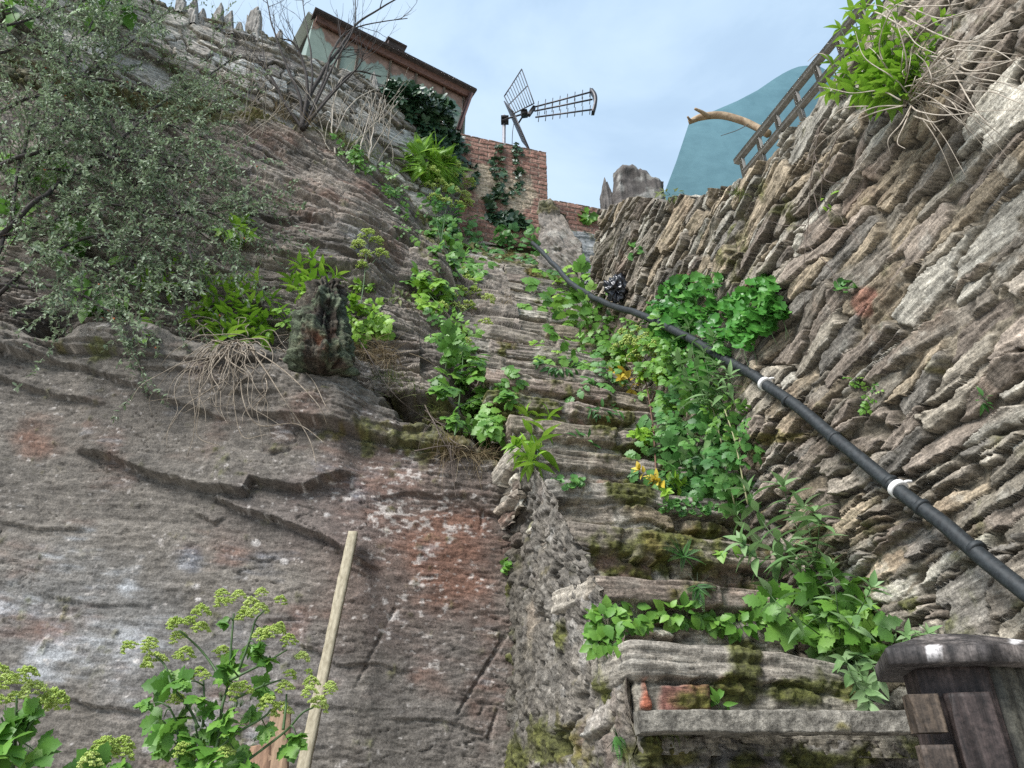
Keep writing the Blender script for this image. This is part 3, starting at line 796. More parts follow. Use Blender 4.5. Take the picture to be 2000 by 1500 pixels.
# ------------------------------------------------------------------ dry stone wall beside the steps
WP, WD, WN = np.array((1.20, 2.2)), BD, np.array((-0.973, -0.230))     # a point, direction, normal towards the steps
def wall_top(D):
    return np.interp(D, [0, 2.35, 2.56, 2.9, 3.3, 3.7, 4.24, 5], [2.48, 2.50, 2.59, 2.84, 3.2, 3.62, 4.02, 4.6])
def at_wall(px, py):
    d = ray(px, py)
    return d * ((WN @ WP) / (WN @ d[:2]))
def build_wall():
    NC, NR = 800, 540
    t = np.linspace(0, 1, NC)
    P = np.zeros((NR + 18, NC + 30, 3)); UU = np.zeros(P.shape[:2]); 
    Uu = np.concatenate([np.linspace(-2.4, -1.25, 50, endpoint=False), np.linspace(-1.25, 2.10, NC - 50)])
    D0 = 2.2 + Uu * .973
    for k in range(NR):
        v = k / (NR - 1)
        U = Uu + (0.66 * (1 - v)) * sstep(0.6, 2.10, Uu)            # the far end leans
        D = 2.2 + U * .973
        hb = np.maximum(np.interp(D, [0, 1.9, 2.2, 6], [-1.4, -0.25, 0.15, 4.85]) - .12, -1.7)
        ht = wall_top(D0) + 0.04 * fbm(np.stack([Uu * 6, Uu * 0, Uu * 0], -1), 3, 44)
        xy = WP + WD * U[:, None]
        z = hb + (ht - hb) * v
        bulge = 0.05 * np.sin(U * 1.7 + .6) * np.sin(z * 1.1)
        P[k, :NC] = np.concatenate([xy + WN * bulge[:, None], z[:, None]], 1); UU[k, :NC] = U
        for j in range(30):                                       # the far end, turned away from the steps
            P[k, NC + j] = P[k, NC - 1] + np.append(-WN * (j + 1) * 0.025, 0) * 1.0; UU[k, NC + j] = U[-1] + (j + 1) * .025
    for k in range(18):                                            # the top, going back
        P[NR + k] = P[NR - 1]; P[NR + k, :, :2] -= WN * (k + 1) * 0.03; UU[NR + k] = UU[NR - 1]
    V = P[..., 2].copy()
    V[NR:] += (np.arange(18) + 1)[:, None] * 0.03
    n = np.zeros_like(P); n[..., :2] = WN; n[:, NC + 1:, :2] = WD; n[NR + 1:] = (0, 0, 1)
    VT = V + .15 * UU                                             # the beds slant a little
    sites = make_sites(-2.6, 3.4, lambda u: max(-2.2, -1.0 + 1.2 * u), lambda u: float(wall_top(2.2 + u)) + 1.2, (0.12, 0.46), (0.020, 0.075), 55, 0.08)
    big = [(*(lambda p: ((p[1] - 2.2) / .973, p[2] + .15 * (p[1] - 2.2) / .973))(at_wall(x, y)), a_, b_, .05) for x, y, a_, b_ in ((1895, 1195, .10, .075), (1965, 1175, .08, .06), (1990, 1225, .08, .04), (1960, 215, .12, .09), (1790, 470, .15, .045), (1900, 500, .16, .05), (1830, 560, .16, .05), (1985, 640, .18, .055), (1640, 690, .16, .04), (1720, 620, .14, .04), (1560, 690, .13, .035), (1900, 700, .17, .045), (1590, 620, .1, .04), (1850, 860, .16, .04), (1700, 930, .14, .035))]
    for g in big:
        sites = sites[~((np.abs(sites[:, 0] - g[0]) < g[2] * .9) & (np.abs(sites[:, 1] - g[1]) < g[3] * .9))]
    sites = np.concatenate([sites, np.array(big)])
    d, c, jm = stone_look(P, UU, VT, sites, 1000, relief=0.027, joint=0.026, edge=0.0036, fill=0.5, tilt=0.22, pal=PAL[[0, 0, 1, 2, 2, 3, 4, 0, 6, 6, 3, 1]] * np.array((1.28, 1.26, 1.18)), mortar=MORTAR * .8)
    c *= 1.0 + 0.12 * sstep(2.4, 1.5, P[..., 1])[..., None]
    px, py = proj(P)
    ms = 0.22 * fbm(P * 1.7, 3, 1010) + 0.2 * (1 - sstep(.0, .5, V - stair_h(P[..., 1])))
    for x, y, rx, ry, w in ((1580, 1035, 60, 14, .6), (1640, 1100, 60, 20, .7), (1510, 855, 50, 14, .8), (1440, 490, 30, 60, .6), (1620, 795, 40, 20, .5), (1540, 400, 30, 50, .4), (1610, 1030, 30, 12, .8), (1780, 1180, 30, 16, .8), (1500, 370, 60, 20, .3), (1300, 1000, 60, 60, .5)):
        ms = np.maximum(ms, w * blob(px, py, x, y, rx, ry))
    c, d = add_moss(c, P, d, ms, 1020, .75, .010)
    # a rusty brick or two among the slate
    c = np.clip(c, .012, .8); VT = VT + 0 * c[..., 0]
    for x, y, rx, ry in ((1340, 552, 22, 26), (1690, 590, 34, 40), (1470, 575, 26, 30)):
        c = mixc(c, (.24, .105, .075), sstep(.45, .7, blob(px, py, x, y, rx, ry)) * (1 - jm) * .7)
    d[NR + 1:] *= 0.6
    sg = grid_normals(P[:NR, :NC], np.append(WN, 0))[1]
    o = grid_obj('dry_stone_wall', P + n * d[..., None], M['stone'], np.clip(c, .012, .8), val=VT, sgn=sg)
    return tag(o, 'tall dry stone wall of thin slanting slates along the right of the steps', 'stone wall')
wall = build_wall()

# ------------------------------------------------------------------ rubble wall on top of the cliff
RX = np.array([-6.6, -5.2, -4.2, -3.3, -2.38, -1.51, -0.72]); RD = np.array([2.6, 3.2, 3.75, 4.35, 4.95, 5.72, 6.36]); RT = np.array([6.2, 6.4, 6.6, 6.75, 7.02, 7.40, 7.32])
def build_rubble():
    NC, NR = 680, 300
    X = np.linspace(-6.5, -0.66, NC)
    Dt = np.interp(X, RX, RD); top = np.interp(X, RX, RT) + .05 * fbm(np.stack([X * 4, X * 0, X * 0], -1), 3, 71)
    base = np.interp(X, LIPX, LIPH) - .25
    UU = np.concatenate([[0], np.cumsum(np.hypot(np.diff(X), np.diff(Dt)))])
    P = np.zeros((NR + 12, NC, 3))
    for k in range(NR):
        v = k / (NR - 1)
        P[k] = np.stack([X + .10 * (1 - v), Dt - .22 * (1 - v), base + (top - base) * v], 1)
    nd = np.stack([np.gradient(Dt), -np.gradient(X)], 1); nd /= np.linalg.norm(nd, axis=1, keepdims=True)
    for k in range(12):
        P[NR + k] = P[NR - 1]; P[NR + k, :, :2] -= nd * (k + 1) * .04
    V = P[..., 2].copy(); V[NR:] += (np.arange(12) + 1)[:, None] * .04
    U2 = np.broadcast_to(UU[None], V.shape)
    sites = make_sites(-.2, UU[-1] + .3, lambda u: 4.5, lambda u: 8.0, (0.10, 0.5), (0.04, 0.19), 72, 0.22)
    pal = np.array([(.24, .225, .2), (.30, .29, .265), (.20, .18, .155), (.26, .235, .2), (.17, .15, .13)])
    d, c, jm = stone_look(P, U2, V, sites, 1100, relief=0.05, joint=0.03, edge=.010, pal=pal * 1.28, fill=.75, tilt=.12)
    n = np.zeros_like(P); n[..., :2] = nd[None]; n[NR + 1:] = (0, 0, 1)
    px, py = proj(P)
    ms = .5 * sstep(.55, .1, (V - base[None]) / (top - base)[None]) + .3 * fbm(P * 1.5, 3, 1110) + .5 * sstep(.93, 1.0, (V - base[None]) / (top - base)[None])
    c, d = add_moss(c, P, d, ms * .9, 1111, .6, .03)
    sg = grid_normals(P[:NR], (.5, -1, 0))[1]
    return tag(grid_obj('rubble_wall', P + n * d[..., None], M['stone'], np.clip(c, .012, .8), sgn=sg), 'grey rubble stone wall standing along the top of the cliff below the shed', 'stone wall')
rubble = build_rubble()

# ------------------------------------------------------------------ brick walls at the head of the steps
def build_brick(name, a, b, z0, z1, seed, label, bh=.074, bl=.225, pale=True, cap=0.25):
    a, b = np.array(a, float), np.array(b, float)
    Ln = np.linalg.norm(b - a); t = (b - a) / Ln; nr = np.array((t[1], -t[0]))
    NC, NR = int(Ln / .008), int((z1 - z0) / .008)
    U1 = np.linspace(0, Ln, NC); nb = 36
    P = np.zeros((NR + 8, NC + nb, 3)); UU = np.zeros(P.shape[:2])
    for k in range(NR):
        z = z0 + (z1 - z0) * k / (NR - 1)
        P[k, :NC] = np.concatenate([a + t * U1[:, None], np.full((NC, 1), z)], 1); UU[k, :NC] = U1
        for j in range(nb):
            P[k, NC + j] = np.append(b - nr * (j + 1) * .0085, z); UU[k, NC + j] = Ln + (j + 1) * .0085
    for k in range(8):
        P[NR + k] = P[NR - 1]; P[NR + k, :, :2] -= nr * (k + 1) * .035; UU[NR + k] = UU[0]
    V = P[..., 2].copy()
    wv = V + .006 * fbm(P * 6, 3, seed); wu = UU + .006 * fbm(P * 9, 2, seed + 1)
    row = np.floor((wv - z0) / bh); off = (row % 2) * .5
    cu = np.floor(wu / bl + off); fu = wu / bl + off - cu; fv = (wv - z0) / bh - row
    e = np.minimum(np.minimum(fu, 1 - fu) * bl, np.minimum(fv, 1 - fv) * bh)
    face = sstep(.003, .010, e + .003 * fbm(P * 30, 2, seed + 2))
    r1 = hsh(row.astype(np.int64), cu.astype(np.int64), cu.astype(np.int64) * 0, seed)
    r2 = hsh(row.astype(np.int64), cu.astype(np.int64), cu.astype(np.int64) * 0, seed + 1)
    d = face * (.012 + .012 * (r1 - .5)) + .005 * fbm(P * 25, 3, seed + 3) - .012
    c = lerp(np.array((.20, .098, .072)), np.array((.29, .165, .125)), r2[..., None]) * (.8 + .4 * r1[..., None])
    c = mixc(c, (.14, .085, .065), sstep(.0, .6, fbm(P * 4, 4, seed + 4)) * .6)
    c = lerp(np.array((.25, .20, .155)) * (1 + .3 * fbm(P * 30, 3, seed + 5))[..., None], c, face[..., None])
    if pale:                                                      # a patched band of cream stones and mortar across the middle
        px, py = proj(P)
        q = .9 * blob(px, py, 990, 365, 70, 34) + .55 * blob(px, py, 930, 330, 40, 16) + .4 * blob(px, py, 1010, 410, 30, 30)
        m = sstep(.35, .6, q + .30 * fbm(P * 5, 3, seed + 6))
        cc = np.array((.42, .35, .25)) * (1 + .3 * fbm(P * 9, 3, seed + 7))[..., None]
        c = lerp(c, cc, (m * .75)[..., None]); d = d + m * .012 * fbm(P * 12, 3, seed + 8)
    n = np.zeros_like(P); n[..., :2] = nr; n[:, NC + 1:, :2] = t; n[NR + 1:] = (0, 0, 1)
    sg = grid_normals(P[:NR, :NC], np.append(nr, 0))[1]
    return tag(grid_obj(name, P + n * d[..., None], M['brick'], np.clip(c, .012, .8), sgn=sg), label, 'brick wall')
brick = build_brick('brick_wall', (-0.74, 6.46), (0.45, 6.79), 4.9, 7.43, 1200, 'tall red brick wall hung with ivy at the head of the steps')
low_brick = build_brick('brick_wall', (0.42, 7.28), (1.75, 7.62), 6.2, 7.10, 1220, 'low red brick parapet behind the grey block wall, beyond the end of the tall one', pale=False)

# rock buttress with tilted beds beside the pipe, and the grey block wall behind it
def rock_lump(name, a, b, z0, z1f, seed, label, cat, tiltdir=1.1, thick=.5, colr=(.20, .175, .15), smooth_=False):
    a, b = np.array(a, float), np.array(b, float)
    Ln = np.linalg.norm(b - a); t = (b - a) / Ln; nr = np.array((t[1], -t[0]))
    ds = .010; side = int(thick / ds); NC = int(Ln / ds); NR = int(1.9 / ds)
    xy = np.concatenate([a - nr * np.linspace(thick, 0, side, endpoint=False)[:, None], a + t * np.linspace(0, Ln, NC)[:, None], b - nr * np.linspace(0, thick, side)[1:, None]])
    U = np.concatenate([np.linspace(-thick, 0, side, endpoint=False), np.linspace(0, Ln, NC), Ln + np.linspace(0, thick, side)[1:]])
    w0, w1 = sstep(-.1, .1, U)[:, None], sstep(Ln - .1, Ln + .1, U)[:, None]
    nn = (1 - w0) * -t + w0 * (1 - w1) * nr + w1 * t; nn /= np.linalg.norm(nn, axis=1, keepdims=True)
    top = z1f(U / Ln)
    P = np.array([np.concatenate([xy, (z0 + (top - z0) * v)[:, None]], 1) for v in np.linspace(0, 1, NR)])
    cap = np.array([np.concatenate([xy - nn * k * .03, (top - .012 * k)[:, None]], 1) for k in range(1, 10)])
    P = np.concatenate([P, cap])
    UU = np.broadcast_to(U[None], P.shape[:2]); V = P[..., 2]
    b_ = (UU * math.sin(tiltdir) + V * math.cos(tiltdir)) + .06 * fbm(P * 2, 3, seed) + .04 * np.sin(V * 5)
    d = np.zeros_like(V); tone = np.zeros_like(V)
    for T, A in ((.12, .05), (.045, .028), (.018, .012)):
        k = np.floor(b_ / T + .4 * vnoise(P * .6 / T, seed + 5)).astype(np.int64)
        r_ = hsh(k, np.floor(V / (T * 6)).astype(np.int64), k * 0, seed); d += A * (r_ - .5); tone += r_ - .5
    d += .06 * fbm(P * 2.5, 4, seed + 1) + .01 * fbm(P * 20, 3, seed + 2)
    if smooth_: d *= .35
    c = np.array(colr) * (1 + .25 * tone + .25 * fbm(P * 5, 4, seed + 3))[..., None]
    c = mixc(c, (.34, .32, .28), sstep(.25, .6, fbm(P * 9, 4, seed + 4)) * .5)
    c, d = add_moss(c, P, d, .55 * sstep(z1f(.5) - .15, z1f(.5) + .1, V) + .3 * fbm(P * 2, 3, seed + 6), seed + 7, .7, .02)
    n3 = np.concatenate([nn, 0 * nn[:, :1]], 1)[None]
    sg = grid_normals(P[:NR], np.append(nr, 0))[1]
    return tag(grid_obj(name, P + n3 * d[..., None], M['cliff'], np.clip(c, .012, .8), sgn=sg), label, cat)
lump = rock_lump('rock_buttress', (0.30, 6.05), (.74, 5.98), 3.9, lambda u: np.interp(u, [-1, 0, .3, .6, .9, 1.2, 2], [5.75, 5.82, 5.85, 5.6, 5.25, 5.1, 5.0]), 1300, 'jagged outcrop of steeply tilted slate beds beside the top of the pipe', 'rock')
blockw = rock_lump('block_wall', (0.40, 7.0), (1.75, 7.3), 4.6, lambda u: 6.35 + 0 * u, 1320, 'plain grey rendered wall below the low brick parapet', 'wall', 0.0, .3, (.24, .24, .235), True)

# ------------------------------------------------------------------ ground, terraces
def sheet(name, pts, z, mat, kind='structure'):
    a = Acc(); p = np.array([(x, y, z if np.isscalar(z) else z[i]) for i, (x, y) in enumerate(pts)]); a.add(p, np.arange(len(p))[None]); o = a.build(name, mat, smooth=False); tag(o, None, None, None, kind); return o
sheet('ground', [(-900, -900), (900, -900), (900, 900), (-900, 900)], -1.62, M['ground'])
sheet('upper_terrace', [(-6.5, 2.9), (-5.2, 3.45), (-3.3, 4.6), (-1.5, 6.0), (-.72, 6.62), (.45, 6.95), (.45, 16), (-14, 16), (-14, 2.9)], 6.3, M['grassland'])
sheet('side_terrace', [(2.35, -3), (1.95, 1.0), (1.45, 3.0), (1.15, 4.4), (1.0, 5.4), (1.75, 7.0), (1.75, 16), (14, 16), (14, -3)], [2.2, 2.2, 2.6, 3.8, 4.6, 5.4, 5.6, 5.6, 2.2], M['grassland'])
sheet('landing', [(-.75, 6.42), (.6, 6.6), (.55, 7.0), (-.7, 6.7)], 5.60, M['soil'])
# ------------------------------------------------------------------ where a photo position meets the stonework
class Pick:
    def __init__(self):
        P = np.concatenate(SURF).astype(float)
        self.dep = P[:, 1] * CP + P[:, 2] * SP
        x, y = proj(P)
        ok = (self.dep > .3) & (x > -400) & (x < 2400) & (y > -400) & (y < 1900)
        self.P, self.x, self.y, self.dep = P[ok], x[ok], y[ok], self.dep[ok]
        self.key = (np.floor(self.x / 8).astype(int) + 100) * 1000 + np.floor(self.y / 8).astype(int) + 100
        o = np.argsort(self.key, kind='stable')
        self.P, self.x, self.y, self.dep, self.key = self.P[o], self.x[o], self.y[o], self.dep[o], self.key[o]
    def __call__(self, px, py, off=0.0, rad=6):
        """nearest surface point under that position, drawn off metres towards the camera"""
        for rr in (rad, rad * 2, rad * 5, rad * 12):
            ix = []
            for a in range(int((px - rr) // 8), int((px + rr) // 8) + 1):
                k0 = (a + 100) * 1000 + int((py - rr) // 8) + 100; k1 = (a + 100) * 1000 + int((py + rr) // 8) + 100
                i, j = np.searchsorted(self.key, k0), np.searchsorted(self.key, k1 + 1)
                if j > i: ix.append(np.arange(i, j))
            if not ix: continue
            ix = np.concatenate(ix)
            q = (self.x[ix] - px) ** 2 + (self.y[ix] - py) ** 2
            ix = ix[q < rr * rr]
            if len(ix):
                d = np.percentile(self.dep[ix], 15)
                r = ray(px, py)
                k = d                                             # the ray has unit depth along the axis
                p = r * k
                return p - p / np.linalg.norm(p) * off
        return at(px, py, 4.0)
pick = Pick()
def wall_at(px, py, off=0.0):
    d = ray(px, py); p = WP + WN * off
    return d * ((WN @ p) / (WN @ d[:2]))

M['rubber'] = plain_mat('black_foam_lagging', (.009, .011, .013), (.030, .036, .039), (60, 60, 60), .62, .35, .002)
M['plastic'] = plain_mat('white_plastic', (.62, .6, .58), (.78, .77, .76), (40, 40, 40), .45, .1, .001)
M['old_timber'] = plain_mat('weathered_timber', (.13, .10, .075), (.30, .25, .19), (70, 70, 6), .8, .5, .004, attr=True)
M['pale_timber'] = plain_mat('pale_batten', (.22, .185, .12), (.40, .35, .25), (90, 90, 5), .75, .4, .003)
M['rail_timber'] = plain_mat('grey_rail', (.20, .185, .165), (.36, .335, .30), (50, 50, 8), .85, .5, .004)
M['post_timber'] = plain_mat('dark_stained_timber', (.022, .016, .014), (.072, .055, .05), (60, 60, 5), .5, .5, .004, attr=True)
M['metal'] = plain_mat('dark_metal', (.03, .028, .03), (.085, .08, .085), (60, 60, 60), .45, .2, .001, .5)
M['galv'] = plain_mat('galvanised_mast', (.28, .27, .29), (.42, .41, .43), (60, 60, 20), .45, .15, .001, .6)
M['paint'] = plain_mat('aged_paint', (.86, .86, .86), (1, 1, 1), (14, 14, 14), .95, .3, .003, spec=.1, attr=True)
M['blue_render'] = plain_mat('blue_render', (.050, .116, .142), (.070, .15, .178), (3, 3, 4), .9, .4, .012)
M['roof'] = plain_mat('dark_roofing', (.05, .035, .032), (.12, .085, .075), (20, 20, 20), .8, .3, .004)
M['bark'] = rock_mat('mossy_bark', (14, 14, 14), .9, .02, .95, .45)
M['bag'] = plain_mat('black_plastic', (.008, .009, .012), (.02, .022, .028), (20, 20, 20), .28, .4, .01, spec=.6)
M['twig_pale'] = plain_mat('dead_stems', (.26, .215, .165), (.50, .44, .36), (60, 60, 60), .8, .3, .002)
M['twig_mid'] = plain_mat('tangled_dead_stems', (.15, .115, .08), (.40, .335, .26), (40, 40, 40), .85, .3, .002)
M['twig_brown'] = plain_mat('brown_twigs', (.07, .052, .042), (.16, .125, .10), (60, 60, 60), .85, .3, .002)
M['twig_dark'] = plain_mat('dark_branches', (.022, .018, .016), (.065, .052, .045), (60, 60, 60), .85, .3, .002)

# ------------------------------------------------------------------ black handrail pipe
pp = [(1040, 474), (1060, 494), (1085, 520), (1112, 550), (1150, 577), (1200, 598), (1240, 610), (1285, 629), (1400, 691), (1500, 754), (1630, 856), (1757, 957), (1880, 1052), (2000, 1150), (2140, 1262)]
PIPE = [wall_at(x, y, .085) for x, y in pp]
PIPE.append(PIPE[-1] + (PIPE[-1] - PIPE[-2]) * 4.5)
t = thing('handrail_pipe', PIPE[-4], 'thick black foam covered pipe running down the dry stone wall as a handrail', 'handrail')
a = Acc(); tube_to(a, curve(PIPE, 160, .006), (.0218), 16); a.build('pipe', M['rubber'], t)
cp = curve(PIPE, 400)
cx, cy = proj(cp)
def along(px):
    i = int(np.argmin(np.abs(cx - px))); q = cp[min(i + 1, 399)] - cp[max(i - 1, 0)]
    return cp[i], q / np.linalg.norm(q)
for jx in (1412, 1538, 1630, 1740, 1800, 1905):
    c, q = along(jx); a = Acc(); tube_to(a, [c - q * .008, c - q * .004, c + q * .004, c + q * .008], [.0245, .0262, .0262, .0245], 14); a.build('foam_joint', M['rubber'], t)
for jx in (1494, 1755):
    c, q = along(jx)
    a = Acc(); tube_to(a, [c - q * .010, c - q * .0085, c + q * .0085, c + q * .010], [.0255, .0285, .0285, .0255], 18)
    wn3 = np.append(WN, 0); side = np.cross(q, wn3); side /= np.linalg.norm(side)
    if side[2] < 0: side = -side
    hook = curve([c + side * .022 - wn3 * .012, c + side * .027 - wn3 * .020, c + side * .028 - wn3 * .034], 14)
    tube_to(a, hook, [.006, .005, .005], 8)
    b = a.build('wall_bracket', M['plastic'], t)
    s_ = Acc(); tube_to(s_, [hook[-6], hook[-6] + side * .012], .005, 8); s_.build('screw', M['twig_brown'], b)

# ------------------------------------------------------------------ gate post
E0 = at(1932, 1300, 1.0)
lf_ = np.array((-.978, .208, 0)); lb_ = np.array((.208, .978, 0)); rt_ = np.array((.960, .280, 0)); rb_ = np.array((-.280, .960, 0)); UP = np.array((0, 0, 1.0))
fl_, fr_ = lf_, lb_
def reach(p, d, px):
    """how far along d from p until it stands at that photo column"""
    k = (px - 1000) / F; dp = p[1] * CP + p[2] * SP; dd = d[1] * CP + d[2] * SP
    return (p[0] - k * dp) / (k * dd - d[0])
t = thing('gate_post', (E0[0], 1.06, -1.6), 'dark stained timber gate post with sloping cap in front of the dry stone wall', 'post')
wl = reach(E0, lf_, 1790); wr = .17; a = Acc()
cen = E0 * np.array((1, 1, 0)) + lf_ * wl / 2 + lb_ * .04
def wood_box(a, c, ax, ay, hx, hy, z0, z1, col, n=26, seed=0, amp=.0012):
    """upright timber: gridded sides so that grain, checks and stains are real relief and colour"""
    per = []
    for (sx, sy, ex, ey) in ((-1, -1, 1, -1), (1, -1, 1, 1), (1, 1, -1, 1), (-1, 1, -1, -1)):
        for k in np.linspace(0, 1, n, endpoint=False):
            per.append((sx + (ex - sx) * k, sy + (ey - sy) * k))
    per = np.array(per)
    per = np.sign(per) * np.abs(per) ** 1.0
    rr = 1 - .05 * (np.abs(per[:, 0]) > .93) * (np.abs(per[:, 1]) > .93)
    per = per * rr[:, None]
    zs = np.concatenate([np.linspace(z0, z1 - .5, 12, endpoint=False) if z1 - z0 > .6 else [], np.linspace(max(z0, z1 - .5), z1, 90)])
    P = np.array([[c + ax * hx * p[0] + ay * hy * p[1] for p in per] for _ in zs]); P[..., 2] = zs[:, None]
    g = fbm(P * np.array([160, 160, 7]), 4, seed); g2 = fbm(P * np.array([50, 50, 3]), 3, seed + 1)
    chk = sstep(.45, .6, g2)
    out_ = P - c; out_[..., 2] = 0; out_ /= np.linalg.norm(out_, axis=-1, keepdims=True) + 1e-9
    Q = P + out_ * (amp * g - .004 * chk)[..., None]
    cc = np.array(col) * (1 + .35 * g + .3 * fbm(P * 12, 3, seed + 2) - .35 * chk)[..., None]
    gf = grid_faces(len(zs), len(per)); 
    i = np.arange(len(zs) * len(per)).reshape(len(zs), len(per))
    wrap = np.stack([i[:-1, -1], i[:-1, 0], i[1:, 0], i[1:, -1]], -1)
    a.add(Q.reshape(-1, 3), [np.concatenate([gf, wrap]), i[-1][None]], col=np.clip(cc, .004, .9).reshape(-1, 3))
M['wood_relief'] = rock_mat('timber_relief', (70, 70, 4), .5, .002, .6, .42, .35)
wood_box(a, cen, lf_, lb_, wl / 2, .04, -1.62, E0[2] + .002, (.040, .029, .026), 30, 5); a.build('post', M['wood_relief'], t)
a = Acc(); wood_box(a, E0 * np.array((1, 1, 0)) + rt_ * (wr / 2 + .001) + rb_ * .042, rt_, rb_, wr / 2, .04, -1.62, E0[2] + .001, (.068, .064, .050), 30, 6); a.build('side_panel', M['wood_relief'], t)
# cap: a thick sloping board following both faces
Cc = at(1938, 1294, .965); z0 = Cc[2]
Lc_ = Cc + lf_ * reach(Cc, lf_, 1738); Rc_ = Cc + rt_ * .24
outl = np.array([Lc_, Cc, Rc_, Rc_ + np.array((-.03, .16, 0)), Lc_ + np.array((.05, .15, 0))]); outl[:, 2] = z0
ridge = np.array([Lc_ + (Cc - Lc_) * .62 + np.array((.01, .055, 0)), Cc + np.array((.01, .06, 0)), Rc_ + np.array((-.06, .06, 0)), Rc_ + np.array((-.07, .10, 0)), Lc_ + (Cc - Lc_) * .62 + np.array((.03, .10, 0))])
V = []; n_ = 26; prof = [(0, .0015, -.004), (0, .003, 0), (0, .0215, 0), (0, .023, -.003)] + [(k, .023 + .024 * k, 0) for k in np.linspace(.08, 1, 16)]
ctr = outl.mean(0)
for k, dz_, ins in prof:
    ring_ = outl + (ridge - outl) * k; ring_[:, 2] = z0 + dz_
    if ins: ring_[:, :2] += (ctr - ring_)[:, :2] * (-ins * 6)
    for q in range(5):
        for s_ in np.linspace(0, 1, n_, endpoint=False): V.append(ring_[q] * (1 - s_) + ring_[(q + 1) % 5] * s_)
V = np.array(V); m_ = 5 * n_
g = fbm(V * np.array([30, 120, 60]), 4, 15); ps = fbm(V * 18, 4, 16)
col = np.array((.046, .040, .038)) * (1 + .5 * g + .35 * ps)[:, None]
col = mixc(col, (.17, .145, .13), sstep(.05, .5, ps + .3 * g) * .6)
vx, vy = proj(V)
col = mixc(col, (.72, .68, .66), sstep(.45, .7, np.maximum(blob(vx, vy, 1825, 1268, 20, 9), .9 * blob(vx, vy, 1985, 1252, 16, 8)) + .35 * fbm(V * 90, 3, 17)))
i = np.arange(len(prof) * m_).reshape(len(prof), m_); j = np.roll(i, -1, 1)
a = Acc(); a.add(V + .0010 * g[:, None], [np.stack([i[:-1], j[:-1], j[1:], i[1:]], -1).reshape(-1, 4), i[-1][None], i[0][::-1][None]], col=np.clip(col, .004, .85)); a.build('cap', M['wood_relief'], t, smooth=False)
b0 = at(1860, 1352, .99)
a = Acc(); wood_box(a, E0 * np.array((1, 1, 0)) + lf_ * (wl * .46) - lb_ * .010, lf_, lb_, .026, .009, -1.6, b0[2], (.030, .022, .020), 14, 25); a.build('stop_board', M['wood_relief'], t)
pb = at(1798, 1358, 1.0); pm = at(1797, 1432, 1.0); pl = at(1797, 1456, 1.0)
a = Acc(); wood_box(a, pb, lf_, lb_, .019, .014, -1.6, pl[2], (.055, .041, .032), 14, 35); a.build('hanging_stile', M['wood_relief'], t)
a = Acc(); wood_box(a, pb + lf_ * .001, lf_, lb_, .0185, .0135, pm[2], pb[2], (.068, .050, .036), 14, 36); a.build('stile_stub', M['wood_relief'], t)

# ------------------------------------------------------------------ loose timber against the cliff
def slat(name, px0, px1, D0, D1, wd, thk, mat, label, cat, col=(1, 1, 1)):
    a = Acc(); p, q = at(*px0, D0), at(*px1, D1); d = q - p; ln = np.linalg.norm(d); d /= ln
    x = np.cross(d, (0, 1.0, 0)); x /= np.linalg.norm(x); y = np.cross(x, d)
    n = 60; th_ = []
    sec = [(-1, -1), (-.35, -1), (.35, -1), (1, -1), (1, 1), (0, 1), (-1, 1)]
    V = np.array([[p + d * ln * k + x * wd / 2 * sx * (1 + .05 * math.sin(k * 9)) + y * thk / 2 * sy for sx, sy in sec] for k in np.linspace(0, 1, n)])
    V += .0014 * fbm(V * np.array([60, 60, 20]), 3, 7)[..., None]
    i = np.arange(n * 7).reshape(n, 7); j = np.roll(i, -1, 1)
    a.add(V.reshape(-1, 3), [np.stack([i[:-1], j[:-1], j[1:], i[1:]], -1).reshape(-1, 4), i[0][::-1][None], i[-1][None]], col=col)
    return tag(a.build(name, mat, smooth=False), label, cat)
slat('wooden_batten', (690, 1040), (578, 1570), 3.16, 2.78, .040, .022, M['pale_timber'], 'long pale wooden batten leaning upright against the cliff face', 'batten')
slat('timber_board', (549, 1388), (538, 1620), 2.62, 2.55, .062, .02, M['old_timber'], 'narrow brown board standing taller of two behind the flowering plant', 'board', (1.15, .92, .75))
slat('timber_board', (511, 1456), (500, 1620), 2.60, 2.55, .066, .02, M['old_timber'], 'short broken brown board beside a taller one behind the flowering plant', 'board', (1.0, .72, .58))

